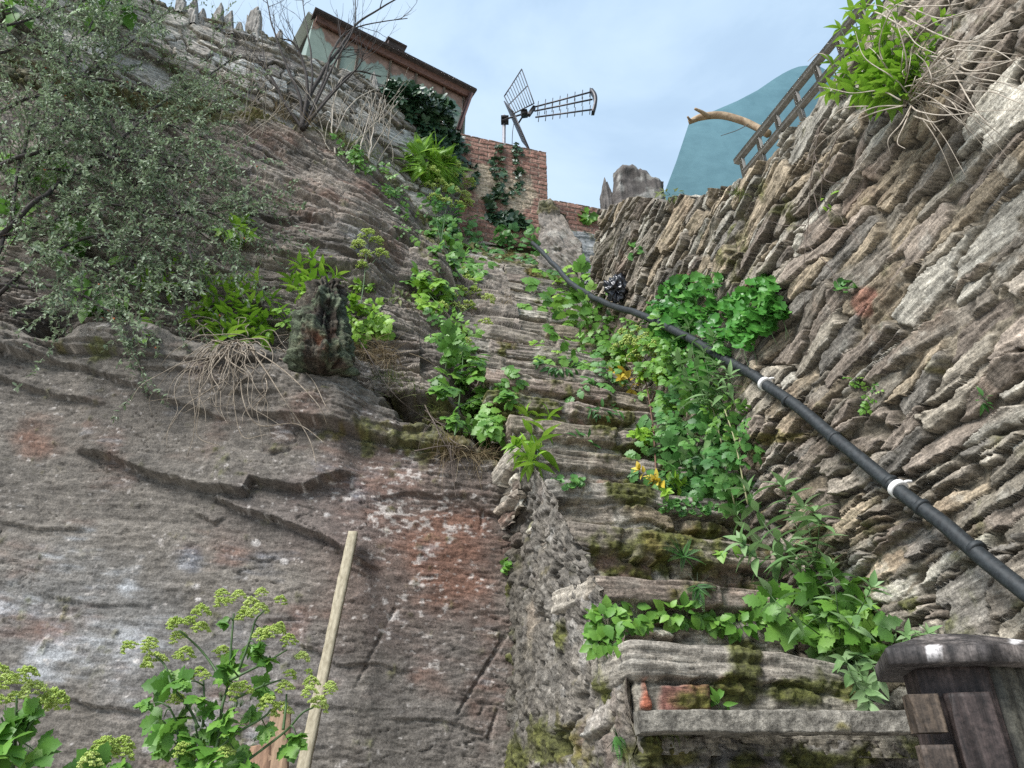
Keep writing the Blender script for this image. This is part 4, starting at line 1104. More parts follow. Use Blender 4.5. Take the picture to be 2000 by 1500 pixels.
# ------------------------------------------------------------------ upright slates
def upright(px, py_tip, py_base, wpx, D, seed, label, group, thick=.06, point=.6, lean=0.0, mat='stone', jag=.10, colr=(.20, .185, .165)):
    b_, tp = at(px, py_base, D), at(px + lean, py_tip, D)
    dep = b_[1] * CP + b_[2] * SP; wd = wpx * dep / F; h = (tp[2] - b_[2])
    r = np.random.default_rng(seed)
    nx, nz = 26, 34
    base = -0.14
    k = np.linspace(-1, 1, nx)
    crown = 1 - point * np.abs(k - r.uniform(-.4, .4)) ** r.uniform(.8, 1.6) + jag * (hsh(np.floor(k * 4.5).astype(np.int64), np.full(nx, seed), np.zeros(nx, np.int64)) - .5) + .05 * fbm(np.stack([k * 6, k * 0 + seed, k * 0], 1), 3, 3)
    G = []
    for v in np.linspace(0, 1, nz):
        z = base + (crown * h - base) * v
        ww = wd / 2 * (1 + .08 * fbm(np.stack([k * 0 + v * 4, k * 0 + seed, k * 0], 1), 3, 5)) * (1 - .18 * v * point)
        G.append(np.stack([b_[0] + k * ww + (tp[0] - b_[0]) * v, b_[1] + 0 * k, b_[2] + z], 1))
    Fp = np.array(G); Bp = Fp.copy()
    lam = fbm(Fp * np.array([55, 55, 4]), 4, seed); big = fbm(Fp * 6, 3, seed + 1)
    edge = np.minimum(1, (1 - np.abs(k)) * 5)[None] * np.minimum(1, (1 - np.linspace(0, 1, nz)) * 8)[:, None]
    Fp[..., 1] -= thick / 2 * (.25 + .75 * edge) + .014 * lam + .02 * big
    Bp[..., 1] += thick / 2 * (.25 + .75 * edge)
    c = np.array(colr) * (1 + .35 * lam + .3 * big)[..., None]
    c = mixc(c, (.33, .32, .29), sstep(.2, .6, fbm(Fp * 14, 3, seed + 2)) * .5)
    a = Acc()
    per = np.concatenate([np.arange(nx), np.arange(nx, 2 * nx)])
    a.add(Fp.reshape(-1, 3), grid_faces(nz, nx), col=c.reshape(-1, 3)); o1 = a.n
    a.add(Bp.reshape(-1, 3), grid_faces(nz, nx, True), col=c.reshape(-1, 3))
    i = np.arange(nz * nx).reshape(nz, nx)
    rim = np.concatenate([i[:, 0], i[-1, 1:], i[::-1, -1][1:]])
    a.f[4].append(np.stack([rim[:-1], rim[1:], rim[1:] + o1, rim[:-1] + o1], -1))
    return tag(a.build('upright_slate', M[mat], smooth=True), label, 'upright stone', group)
def rubble_line(px):
    """where the top of the rubble wall stands, for that column of the photo"""
    y = np.interp(px, [300, 330, 560, 750, 880], [-5, 8, 88, 163, 250])
    d = ray(px, y); best = None
    for D in np.linspace(3.2, 6.6, 400):
        p = d * (D / d[1]); e = abs(np.interp(p[0], RX, RD) - D)
        if best is None or e < best[0]: best = (e, D)
    return best[1] + .03
gr = 'upright slates along the top of the rubble wall'
for k, (x, t0, b0_, w_, pt, ln, lb) in enumerate(((357, -4, 12, 22, .5, 0, 'short blunt slate at the far left end of the row on the rubble wall'), (378, -2, 34, 30, .8, 4, 'pointed slate standing second from the left on the rubble wall'),
        (398, 22, 37, 14, .6, 0, 'tiny slate stub between two taller pointed slates on the rubble wall'), (424, 10, 44, 27, .9, 8, 'leaning pointed slate in the middle of the row on the rubble wall'),
        (452, 20, 54, 26, 1.0, 2, 'sharp triangular slate left of the tallest squared slate'), (470, 42, 58, 18, .7, 2, 'low slate stub leaning against the sharp triangular slate'),
        (496, 14, 68, 33, .35, 7, 'tallest squared slate with a ragged top on the rubble wall'), (516, 62, 80, 20, .6, 0, 'small slate stub right of the tallest squared slate'),
        (540, 58, 88, 22, .9, 8, 'slim pointed slate nearest the shed gutter on the rubble wall'), (733, 138, 164, 20, .8, 0, 'small pointed slate beneath the shed wall above the ivy'))):
    upright(x, t0, b0_, w_, rubble_line(x), 2000 + k * 7, lb, gr, .07, pt, ln)
upright(1247, 322, 402, 104, 4.28, 2101, 'broad rounded slab of slate standing on the end of the dry stone wall', None, .12, .34, -4, jag=.03, colr=(.088, .077, .070))
upright(1197, 348, 420, 42, 4.34, 2109, 'narrow pointed slate leaning beside the broad slab on the wall end', None, .08, .75, -12, colr=(.095, .085, .078))

# ------------------------------------------------------------------ shed
La, Rb = at(622, 44, 6.03), at(911, 188, 7.2)
La = La.copy(); Rb = Rb.copy()
sx_ = np.array((Rb[0] - La[0], Rb[1] - La[1], 0)); SL = np.linalg.norm(sx_); sx_ /= SL; sn = np.array((sx_[1], -sx_[0], 0))
shed = thing('shed', (-1.6, 7.0, 6.35), 'pale green shed with peeling rusty top edge above the rubble wall', 'shed')
NU, NV = 420, 170
u = np.linspace(-.03, 1, NU)[None] * SL; v = np.linspace(0, 1, NV)[:, None]
zt = La[2] + (Rb[2] - La[2]) * u / SL; zb = 6.3
P = La[None, None] * np.array((1, 1, 0)) + sx_ * u[..., None] + np.zeros((NV, 1, 1)); P[..., 2] = zb + (zt - zb) * v
P[..., :2] += (sn * -.0)[:2]
below = (zt - P[..., 2])
rim = .20 + .10 * fbm(np.stack([u * 4 + 0 * v, 0 * v + 0 * u, 0 * v + 0 * u], -1), 4, 51) + .05 * fbm(np.stack([u * 22 + 0 * v, v * 0 + 0 * u, v * 0 + u * 0], -1), 3, 52) + .16 * np.exp(-((u - SL) / .16) ** 2) + .10 * np.sin(u * 7.2) ** 2
rust = 1 - sstep(-.015, .015, below - rim + .02 * fbm(P * 30, 3, 53))
c = np.array((.235, .285, .24)) * (1 + .06 * fbm(P * 3, 3, 54) + .04 * fbm(P * 20, 3, 55))[..., None]
rc = np.array((.27, .165, .125)) * (1 + .35 * fbm(P * 18, 4, 56))[..., None]; rc = mixc(rc, (.13, .07, .05), sstep(.1, .6, fbm(P * 9, 3, 57)) * .6)
c = lerp(c, rc, (rust * .92)[..., None])
c = mixc(c, (.22, .20, .17), sstep(.5, .9, sstep(.02, 0, np.abs(rim - below)) + 0 * below) * .5)
a = Acc(); P2 = P - sn * (-.004 * rust)[..., None]
a.add(P2.reshape(-1, 3), grid_faces(NV, NU), col=np.clip(c, .01, .9).reshape(-1, 3))
# end wall going back on the right
i0 = a.n; back = -sn * 2.2
q0, q1 = P[0, -1], P[-1, -1]
a.add([q0, q0 + back, q1 + back, q1], np.array([[0, 1, 2, 3]]), col=(.27, .33, .30))
q0, q1 = P[0, 0], P[-1, 0]
a.add([q0, q1, q1 + back, q0 + back], np.array([[0, 1, 2, 3]]), col=(.27, .33, .30))
a.build('wall', M['paint'], shed)
for px_ in (654, 690, 757, 811, 867, 906):
    d = ray(px_, 160); 
    k = ((La[:2] @ sn[:2]) / (d[:2] @ sn[:2])); uu = (d * k - La)[:2] @ sx_[:2]
    a = Acc(); zt_ = La[2] + (Rb[2] - La[2]) * uu / SL; cc = La * np.array((1, 1, 0)) + sx_ * uu + sn * .012 + UP * ((zt_ + 6.3) / 2)
    box_to(a, cc, sx_, sn, UP, .017, .014, (zt_ - 6.3) / 2 - .01, col=(.30, .25, .215)); a.build('cover_strip', M['paint'], shed)
dz = np.array((sx_[0] * SL, sx_[1] * SL, Rb[2] - La[2])); dz /= np.linalg.norm(dz); upz = np.cross(sn, dz); upz = upz if upz[2] > 0 else -upz
mid = (La + Rb) / 2
a = Acc(); box_to(a, mid + upz * -.02 + sn * .055, dz, sn, upz, SL / 2 + .05, .02, .062, col=(1, 1, 1)); fas = a.build('fascia', plain_mat('rusty_fascia', (.13, .062, .048), (.26, .135, .10), (12, 12, 30), .75, .3, .004), shed)
a = Acc(); box_to(a, mid + upz * .062 - sn * 1.02, dz, sn, upz, SL / 2 + .10, 1.16, .022); roof = a.build('roof', M['roof'], shed)
cb = at(766, 86, 6.62)
a = Acc(); box_to(a, cb + np.array((0, .12, 0)), sx_, sn, UP, .13, .12, .05); box_to(a, cb + np.array((0, .12, .062)), sx_, sn, UP, .15, .14, .014); a.build('roof_vent', M['roof'], shed)
a = Acc(); g0, g1 = at(612, 30, 5.98), at(578, 92, 6.35)
dg = g1 - g0; lg = np.linalg.norm(dg); dg /= lg; wg = np.cross(dg, sn); wg /= np.linalg.norm(wg)
box_to(a, (g0 + g1) / 2, dg, wg, np.cross(dg, wg), lg / 2, .075, .02, col=(.52, .50, .47)); box_to(a, (g0 + g1) / 2 + wg * -.07 + np.array((0, .03, 0)), dg, wg, np.cross(dg, wg), lg / 2, .03, .05, col=(.10, .085, .08)); a.build('verge_board', M['paint'], shed)
a = Acc(); g0, g1 = at(919, 184, 7.15), at(893, 256, 7.15); dg = g1 - g0; lg = np.linalg.norm(dg); dg /= lg
box_to(a, (g0 + g1) / 2, dg, sx_, np.cross(dg, sx_), lg / 2, .028, .05, col=(.11, .07, .065)); a.build('corner_board', M['paint'], shed)

# ------------------------------------------------------------------ television aerial
an = thing('tv_aerial', at(984, 285, 7.25), 'horn shaped television aerial with two grid reflectors on a mast behind the brick wall', 'aerial')
def rod(a, p, q, r): tube_to(a, [p, (np.asarray(p) + q) / 2, q], r, 6)
Da = 7.2
a = Acc(); mb = at(984, 300, 7.25); mt = at(984, 226, 7.25); mb2 = mb.copy(); mb2[2] = 6.3; mt[0] = mb2[0]; rod(a, mb2, mt, .026); a.build('mast', M['galv'], an)
a = Acc()
for y_ in (231, 238): box_to(a, at(986, y_, 7.22), (1, 0, 0), (0, 1, 0), UP, .055, .045, .014)
a.build('clamp', M['metal'], an)
hub = at(1024, 222, Da - .15)
a = Acc(); rod(a, at(986, 233, 7.2), hub, .014); rod(a, at(1010, 245, Da), hub, .012); a.build('arm', M['metal'], an)
a = Acc(); box_to(a, hub, (1, 0, .2), (0, 1, 0), (-.2, 0, 1), .045, .05, .04); 
box_to(a, at(1038, 217, Da - .2), (.5, 0, 1), (0, 1, 0), (1, 0, -.5), .085, .03, .018); a.build('dipole_box', M['metal'], an)
ends = [((1044, 209), (1157, 179), -.55, -.75), ((1044, 217), (1157, 194), -.2, -.85), ((1046, 229), (1157, 214), -.05, -.75)]
for (s0, s1, o0, o1) in ends:
    p, q = at(*s0, Da - .2), at(*s1, Da - .55)
    a = Acc(); rod(a, p, q, .0125); a.build('boom', M['metal'], an)
    a = Acc()
    for k in np.linspace(.06, .96, 8):
        c = p + (q - p) * k; e = np.array((.10, -.15, 1.0)); e /= np.linalg.norm(e); ln = .078 + .012 * (k < .3)
        rod(a, c - e * ln, c + e * ln, .0055)
    a.build('director_rods', M['metal'], an)
a = Acc(); arc = curve([at(1156, 172, Da - .56), at(1163, 182, Da - .6), at(1165, 196, Da - .6), at(1160, 216, Da - .56)], 14)
for k in range(13): pass
V = np.concatenate([arc, arc + np.array((.05, .0, -.0)) * np.sin(np.linspace(0, math.pi, 14))[:, None] - np.array((.0, .0, 0)), ]); V2 = V + np.array((0, .06, 0))
V = np.concatenate([arc - np.array((.03, 0, 0)), arc + np.array((.012, 0, 0)), arc + np.array((.012, .08, 0)), arc - np.array((.03, -.08, 0))])
i = np.arange(56).reshape(4, 14); j = np.roll(i, -1, 0)
a.add(V, [np.stack([i[:, :-1], i[:, 1:], j[:, 1:], j[:, :-1]], -1).reshape(-1, 4), i[:, 0][None], i[:, -1][None]]); a.build('end_plate', M['metal'], an)
def reflector(q, nr_, nc, r=.0055):
    a = Acc(); A, B, C_, D_ = q
    rod(a, A, B, .010); rod(a, B, C_, .008); rod(a, C_, D_, .010); rod(a, D_, A, .008)
    for k in np.linspace(0, 1, nr_ + 2)[1:-1]: rod(a, A + (B - A) * k, D_ + (C_ - D_) * k, r)
    for k in np.linspace(0, 1, nc + 2)[1:-1]: rod(a, A + (D_ - A) * k, B + (C_ - B) * k, .008)
    return a.build('reflector', M['metal'], an)
reflector([at(985, 188, Da), at(1019, 135, Da), at(1043, 202, Da - .25), at(1003, 222, Da - .25)], 8, 1)
reflector([at(985, 198, Da), at(1003, 219, Da - .25), at(1036, 296, Da - .1), at(1020, 276, Da + .2)], 2, 14)
a = Acc(); tube_to(a, curve([at(1004, 236, Da), at(1001, 255, Da), at(1000, 284, Da + .1)], 12, .004), .005, 5); a.build('cable', M['metal'], an)

# ------------------------------------------------------------------ blue house beyond the wall
poly = [(1297, 378), (1320, 318), (1345, 243), (1350, 236), (1384, 221), (1440, 197), (1480, 176), (1512, 154), (1530, 143), (1546, 135), (1560, 130), (1576, 128), (1602, 130), (1650, 158), (1700, 190), (1700, 420), (1290, 420)]
bh = thing('house', at(1450, 400, 8.0), 'house with turquoise blue rendered gable beyond the railing', 'house')
pts = np.array([at(x, y, 8.0) for x, y in poly]); pts[0] = at(1297, 378, 8.0); pts[-2:, 2] = 5.4
pts[-1, 0] = at(1285, 400, 8.0)[0]
n_ = len(pts); bk = pts + np.array((.3, 5.0, 0))
a = Acc(); i = np.arange(n_)
a.add(np.concatenate([pts, bk]), [i[::-1][None], (i + n_)[None], np.stack([i, np.roll(i, -1), np.roll(i, -1) + n_, i + n_], -1)]); a.build('gable_wall', M['blue_render'], bh, smooth=False)

# ------------------------------------------------------------------ timber railing on the wall
def unit_(v): return v / np.linalg.norm(v)
def rail_pt(D, h, back=0.0):
    return np.array((1.12 + .353 * (2.55 - D) + back, D, h))
rl = thing('timber_railing', rail_pt(2.0, 2.45), 'low weathered timber railing along the top of the dry stone wall', 'railing')
d3 = unit_(np.array((-.353, 1.0, 0))); n3 = np.array((-d3[1], d3[0], 0))
zt = at(1452, 322, 2.60)[2]
for nm, h, hw, D0_, D1_ in (('top_rail', zt, .015, .4, 2.585), ('bottom_rail', zt - .115, .013, .4, 2.54)):
    a = Acc(); p, q = rail_pt(D0_, h), rail_pt(D1_, h); box_to(a, (p + q) / 2, d3, n3, UP, np.linalg.norm(q - p) / 2, .015, hw); a.build(nm, M['rail_timber'], rl)
for D_ in np.arange(.5, 2.57, .128):
    a = Acc(); box_to(a, rail_pt(D_, zt - .10, .002), d3, n3, UP, .012, .010, .09); a.build('baluster', M['rail_timber'], rl)
# dead branch lying over it
lp = [at(1345, 240, 2.75), at(1372, 229, 2.72), at(1410, 226, 2.70), at(1452, 237, 2.68), at(1480, 250, 2.66), at(1500, 262, 2.62)]
db = thing('dead_branch', lp[-1], 'bare broken branch lying over the railing in front of the blue house', 'branch')
a = Acc(); cv = curve(lp, 50, .006); tube_to(a, cv, [.013, .020, .021, .020, .019, .021], 9); lm_ = plain_mat('barkless_branch', (.20, .13, .075), (.42, .32, .21), (30, 30, 30), .8, .5, .006); a.build('limb', lm_, db)
a = Acc(); tube_to(a, curve([at(1385, 229, 2.71), at(1372, 220, 2.68), at(1358, 213, 2.66)], 12, .004), [.014, .007], 7); tube_to(a, curve([at(1362, 233, 2.73), at(1350, 236, 2.72), at(1343, 228, 2.70)], 10, .003), [.012, .005], 7); a.build('fork', lm_, db)
a = Acc(); tube_to(a, curve([at(1462, 243, 2.66), at(1440, 255, 2.6), at(1408, 266, 2.6)], 14, .006), [.003, .0015], 4); a.build('twig', M['twig_brown'], db)

# ------------------------------------------------------------------ rotten stump on the ledge
sp = [at(640, 556, 3.36), at(636, 590, 3.28), at(632, 640, 3.22), at(628, 690, 3.19), at(625, 735, 3.20)]
st = thing('tree_stump', sp[-1], 'rotten mossy tree stump overhanging the lip of the cliff ledge', 'stump')
cv = curve(sp, 110); nth = 150
thh = np.linspace(0, 2 * math.pi, nth, endpoint=False)
rr = np.interp(np.linspace(0, 1, 110), [0, .06, .3, .6, .85, .95, 1], [.03, .075, .100, .135, .150, .130, .04])
P = np.array([[c + np.array((math.cos(q), math.sin(q), 0)) * r_ for q in thh] for c, r_ in zip(cv, rr)])
ax = np.stack([np.cos(thh), np.sin(thh), 0 * thh], 1)[None]
rid = fbm(np.stack([np.cos(thh)[None] * 4 + 0 * P[..., 0], np.sin(thh)[None] * 4 + 0 * P[..., 0], P[..., 2] * 3], -1), 4, 81)
dd = .060 * rid + .035 * fbm(P * 11, 4, 82) + .008 * fbm(P * 60, 3, 83)
px_, py_ = proj(P)
cut = blob(px_, py_, 628, 672, 42, 30) * (P[..., 1] < cv[:, None, 1]); hole = blob(px_, py_, 632, 625, 14, 26) * (P[..., 1] < cv[:, None, 1])
dd = dd - .05 * hole - .02 * cut
c = np.array((.038, .029, .021)) * (1 + .5 * rid + .3 * fbm(P * 40, 3, 84))[..., None]
c = mixc(c, (.13, .118, .09), sstep(.1, .5, fbm(P * 17, 3, 85)) * .5)
c = mixc(c, (.125, .048, .024), cut * .75 * sstep(-.4, .3, fbm(P * 25, 3, 86))); c = mixc(c, (.012, .01, .009), hole * .9)
ms = sstep(-.05, .35, fbm(P * 9, 4, 87) + .45 * (np.abs(px_ - 632) > 35) - .2 * cut)
c = lerp(c, np.array((.095, .125, .075)) * (1 + .5 * fbm(P * 50, 3, 88))[..., None], (ms * .6)[..., None]); dd = dd + ms * .008 * (1 + fbm(P * 50, 3, 88))
Q = P + ax * dd[..., None]
i = np.arange(110 * nth).reshape(110, nth); j = np.roll(i, -1, 1)
a = Acc(); a.add(Q.reshape(-1, 3), [np.stack([i[:-1], j[:-1], j[1:], i[1:]], -1).reshape(-1, 4), i[0][None], i[-1][None]], col=np.clip(c, .006, .6).reshape(-1, 3)); a.build('trunk', M['bark'], st)
SURF.append(Q.reshape(-1, 3).astype(np.float32))

# ------------------------------------------------------------------ black plastic caught on the wall
def crumple(name, c, rx, ry, rz, seed, label):
    n, m = 40, 56
    t_, p_ = np.meshgrid(np.linspace(.02, math.pi - .02, n), np.linspace(0, 2 * math.pi, m, endpoint=False), indexing='ij')
    N = np.stack([np.sin(t_) * np.cos(p_), np.sin(t_) * np.sin(p_), np.cos(t_)], -1)
    q = N * 1.6 + seed
    fold = np.abs(fbm(q, 3, seed)) + .5 * np.abs(fbm(q * 2.6, 3, seed + 1))
    P = np.asarray(c) + N * np.array((rx, ry, rz)) * (1.25 - .75 * fold)[..., None]
    i = np.arange(n * m).reshape(n, m); j = np.roll(i, -1, 1)
    a = Acc(); a.add(P.reshape(-1, 3), [np.stack([i[:-1], j[:-1], j[1:], i[1:]], -1).reshape(-1, 4), i[0][None], i[-1][None]]); return tag(a.build(name, M['bag'], smooth=False), label, 'plastic bag')
crumple('plastic_bag', pick(1205, 562, .05), .085, .06, .10, 7, 'crumpled shiny black plastic bag wedged in the wall above the pipe')
crumple('plastic_bag', wall_at(1150, 556, .03), .035, .03, .035, 12, 'small scrap of black plastic beside the bend of the pipe')
# ------------------------------------------------------------------ leaves
def unit(v):
    return v / (np.linalg.norm(v, axis=-1, keepdims=True) + 1e-12)
def t_blade(width=.4, n=5, fold=.25, curl=.25, tip=1.0, wmax=.4, tooth=0.0):
    """one leaf along +y, length 1: half width by position, folded along the midrib, curling down"""
    y = np.linspace(0, 1, n + 1)
    w = width / 2 * np.where(y < wmax, np.sin(y / wmax * math.pi / 2) ** .8, np.cos((y - wmax) / (1 - wmax) * math.pi / 2) ** tip)
    w[0] = width * .06; w[-1] = width * .02
    if tooth: w[1:-1] *= 1 + tooth * np.where(np.arange(1, n) % 2, 1, -1)
    z = -curl * y ** 2
    V = np.concatenate([np.stack([-w, y, z + fold * w], 1), np.stack([0 * y, y, z], 1), np.stack([w, y, z + fold * w], 1)])
    m = n + 1
    i = np.arange(n)
    Q = np.concatenate([np.stack([i, i + m, i + m + 1, i + 1], 1), np.stack([i + m, i + 2 * m, i + 2 * m + 1, i + m + 1], 1)])
    return V, Q
def t_round(n=16, lobes=8, depth=.10, cup=.12, notch=.5):
    """round scalloped leaf centred on the origin, stalk from below"""
    th = np.linspace(0, 2 * math.pi, n, endpoint=False)
    r = .5 * (1 - depth + depth * np.cos(th * lobes)) * (1 - notch * np.exp(-((th - 1.5 * math.pi) / .3) ** 2))
    V = np.concatenate([[[0, 0, -cup * .5]], np.stack([r * np.cos(th), r * np.sin(th), cup * (r / .5) ** 2 * .5 + .03 * np.sin(3 * th)], 1)])
    i = np.arange(n)
    T = np.stack([0 * i, i + 1, (i + 1) % n + 1], 1)
    return V, T
def t_ivy():
    th = np.linspace(0, 2 * math.pi, 22, endpoint=False)
    r = .42 + .14 * np.cos(5 * (th - math.pi / 2)) + .08 * np.cos(th - math.pi / 2) * 1.0
    r *= 1 - .45 * np.exp(-((th - 1.5 * math.pi) / .25) ** 2)
    V = np.concatenate([[[0, 0, .0]], np.stack([r * np.cos(th), r * np.sin(th), -.10 * r + .04 * np.sin(4 * th)], 1)])
    i = np.arange(22)
    return V, np.stack([0 * i, i + 1, (i + 1) % 22 + 1], 1)
def t_join(parts):
    V, Q, n = [], [], 0
    for (v, q), ang, s, off, tilt in parts:
        c, s_ = math.cos(ang), math.sin(ang)
        v = v * s
        v = np.stack([v[:, 0] * c - v[:, 1] * s_, v[:, 0] * s_ + v[:, 1] * c, v[:, 2] - tilt * np.hypot(v[:, 0], v[:, 1])], 1) + np.asarray(off)
        V.append(v); Q.append(q + n); n += len(v)
    return np.concatenate(V), np.concatenate(Q)
_lf = t_blade(.74, 9, .15, .22, .8, .45, .20)
T_OV = t_blade(.55, 4, .25, .2)
T_SMALL = t_blade(.5, 3, .3, .1)
T_LANCE = t_blade(.27, 6, .35, .35, 1.2, .38)
T_SPEAR = t_blade(.36, 6, .3, .30, 1.1, .40)
T_BROAD = t_blade(.72, 8, .2, .25, .9, .38, .08)
T_ROUND, T_IVY = t_round(), t_ivy()
T_TRI = t_join([(_lf, 0, .62, (0, .35, 0), .1), (_lf, 1.25, .55, (0, .30, 0), .15), (_lf, -1.25, .55, (0, .30, 0), .15)])
T_CELERY = t_join([(_lf, 0, .32, (0, .70, 0), .15), (_lf, 1.05, .30, (.02, .66, 0), .1), (_lf, -.95, .30, (-.02, .66, .02), .25), (_lf, 1.25, .31, (.03, .34, 0), .2), (_lf, -1.35, .29, (-.03, .32, 0), .05), (_lf, 1.5, .22, (.03, .10, 0), .2), (_lf, -1.4, .23, (-.03, .09, 0), .2)])
_pin = t_blade(.42, 3, .1, .1, .8)
T_FERN = t_join([(_pin, s * 1.35, .17 * math.sin(max(.12, 1 - y) * 2.2) + .02, (0, y, -.30 * y * y), .05) for y in np.linspace(.06, .97, 17) for s in (1, -1)])
def place(acc, tm, O, Y, Z, s, val):
    """copies of a leaf at O, pointing along Y, upper side to Z"""
    V, Q = tm
    O, Y, Z = np.atleast_2d(O), unit(np.atleast_2d(Y)), np.atleast_2d(Z)
    Xd = unit(np.cross(Y, Z)); Zd = np.cross(Xd, Y)
    s = np.broadcast_to(np.asarray(s, float), (len(O),))
    W_ = O[:, None] + s[:, None, None] * (V[None, :, 0:1] * Xd[:, None] + V[None, :, 1:2] * Y[:, None] + V[None, :, 2:3] * Zd[:, None])
    q = (Q[None] + (np.arange(len(O)) * len(V))[:, None, None]).reshape(-1, Q.shape[1])
    acc.add(W_.reshape(-1, 3), q, val=np.repeat(np.broadcast_to(np.asarray(val, float), (len(O),)), len(V)))
LM = {
    'alex': leaf_mat('alexanders_leaf', (.065, .165, .028), (.125, .28, .042), (.23, .40, .07)),
    'alexdark': leaf_mat('dark_alexanders_leaf', (.050, .145, .036), (.095, .24, .055), (.17, .34, .08)),  # darker green leaf of some clumps and weeds
    'umbel': leaf_mat('flower_head', (.26, .38, .06), (.46, .58, .13), (.66, .74, .28), .7, .2),
    'lime': leaf_mat('lime_leaf', (.11, .23, .022), (.20, .38, .035), (.32, .50, .065)),
    'penny': leaf_mat('pennywort_leaf', (.042, .15, .026), (.080, .26, .042), (.15, .36, .075), .35),
    'grey': leaf_mat('felted_grey_green_leaf', (.085, .185, .060), (.155, .28, .095), (.28, .40, .20), .7),
    'sage': leaf_mat('small_dull_leaf', (.075, .110, .058), (.205, .27, .15), (.42, .50, .34), .5, .35),
    'ivy': leaf_mat('ivy_leaf', (.014, .036, .018), (.030, .072, .034), (.085, .14, .065), .35, .12),
    'fern': leaf_mat('fern_leaf', (.03, .10, .025), (.06, .165, .04), (.11, .24, .06)),
    'yellow': leaf_mat('yellowed_leaf', (.35, .24, .02), (.58, .42, .045), (.66, .56, .10)),
    'grass': leaf_mat('grass_blade', (.06, .10, .02), (.12, .16, .04), (.26, .26, .10), .6),
    'dry': leaf_mat('dry_grass', (.12, .085, .045), (.24, .18, .10), (.38, .31, .20), .8, .15),
    'berry': leaf_mat('orange_berry', (.45, .10, .03), (.55, .16, .05), (.6, .24, .1), .4, .05),
}
def stem_mat(n, c): return plain_mat(n, tuple(x * .7 for x in c), c, (50, 50, 50), .6, .2, .002)
M['stem_green'] = stem_mat('green_stem', (.075, .135, .045)); M['stem_dark'] = stem_mat('purplish_stem', (.045, .065, .035)); M['stem_pale'] = stem_mat('pale_cane', (.34, .33, .17)); M['stem_rust'] = stem_mat('rusty_stem', (.16, .085, .055))
def pxm(p): return (p[1] * CP + p[2] * SP) / F            # metres per photo pixel there
TOV = lambda p: -unit(p)                                    # towards the viewer
def rdir(n, r): return unit(r.normal(size=(n, 3)))

def dots(acc, C, n, rad, r, val, sz):
    """a tight dome of small knobbly florets"""
    d = rdir(n, r); d[:, 2] = np.abs(d[:, 2]) * .9 - .12
    O = np.asarray(C) + d * rad * r.uniform(.6, 1.0, (n, 1))
    oct_ = np.array([(1, 0, 0), (-1, 0, 0), (0, 1, 0), (0, -1, 0), (0, 0, 1), (0, 0, -1)], float)
    T = np.array([(0, 2, 4), (2, 1, 4), (1, 3, 4), (3, 0, 4), (2, 0, 5), (1, 2, 5), (3, 1, 5), (0, 3, 5)])
    V = O[:, None] + oct_[None] * (sz * r.uniform(.7, 1.3, (n, 1, 1)))
    acc.add(V.reshape(-1, 3), (T[None] + (np.arange(n) * 6)[:, None, None]).reshape(-1, 3), val=np.repeat(np.clip(val + r.normal(0, .16, n), 0, 1), 6))
def umbel(parent, C, R_, base, seed, stem='stem_green', fine=True):
    r = np.random.default_rng(seed)
    a = Acc(); n = 21 if fine else 10
    up = unit(np.asarray(C) - np.asarray(base)); up = unit(up * .6 + np.array((0, -.45, .75)))
    s1 = unit(np.cross(up, (0.3, 1, .2))); s2 = np.cross(up, s1)
    hub_ = np.asarray(C) - up * R_ * 1.0
    tone = r.uniform(.3, .75)
    st_ = Acc()
    for k in range(n):
        q = math.sqrt((k + .5) / n); an_ = k * 2.399 + r.normal(0, .2)
        c = np.asarray(C) + (s1 * math.cos(an_) + s2 * math.sin(an_)) * R_ * q * .92 + up * R_ * (.95 * (1 - q * q) + r.normal(0, .05))
        dots(a, c, 34 if fine else 14, R_ * (.27 if fine else .36), r, tone + r.normal(0, .08), R_ * (.068 if fine else .12))
        if fine or k % 3 == 0: tube_to(st_, [hub_, (hub_ + c) / 2 + up * -.05 * R_, c - up * R_ * .15], R_ * .028, 4)
    if fine or True:
        mid = (hub_ + np.asarray(base)) / 2 + r.normal(0, .08 * R_, 3)
        tube_to(st_, curve([base, mid, hub_], 8), [max(.0011, R_ * .06), R_ * .045], 5)
    o = a.build('flower_head', LM['umbel'], parent)
    st_.build('pedicels', M[stem], o)
    return o
def leafspray(acc, C, rp, n, r, tm, Yb=None, zt=.6, val=(.5, .22), size=(.7, 1.2), sq=.6):
    """n leaves round C within rp metres, tops turned partly up, partly to the light"""
    C = np.asarray(C)
    d = rdir(n, r); d[:, 1] *= sq
    O = C + d * rp * r.uniform(.1, .8, (n, 1))
    Y = d + np.array((0, -.3, -.1)) + (0 if Yb is None else np.asarray(Yb))
    Z = np.array((0, -.55, .75)) * zt * 1.6 + rdir(n, r) * .55
    place(acc, tm, O, Y, Z, rp * r.uniform(*size, n), np.clip(r.normal(*val, n), 0, 1))

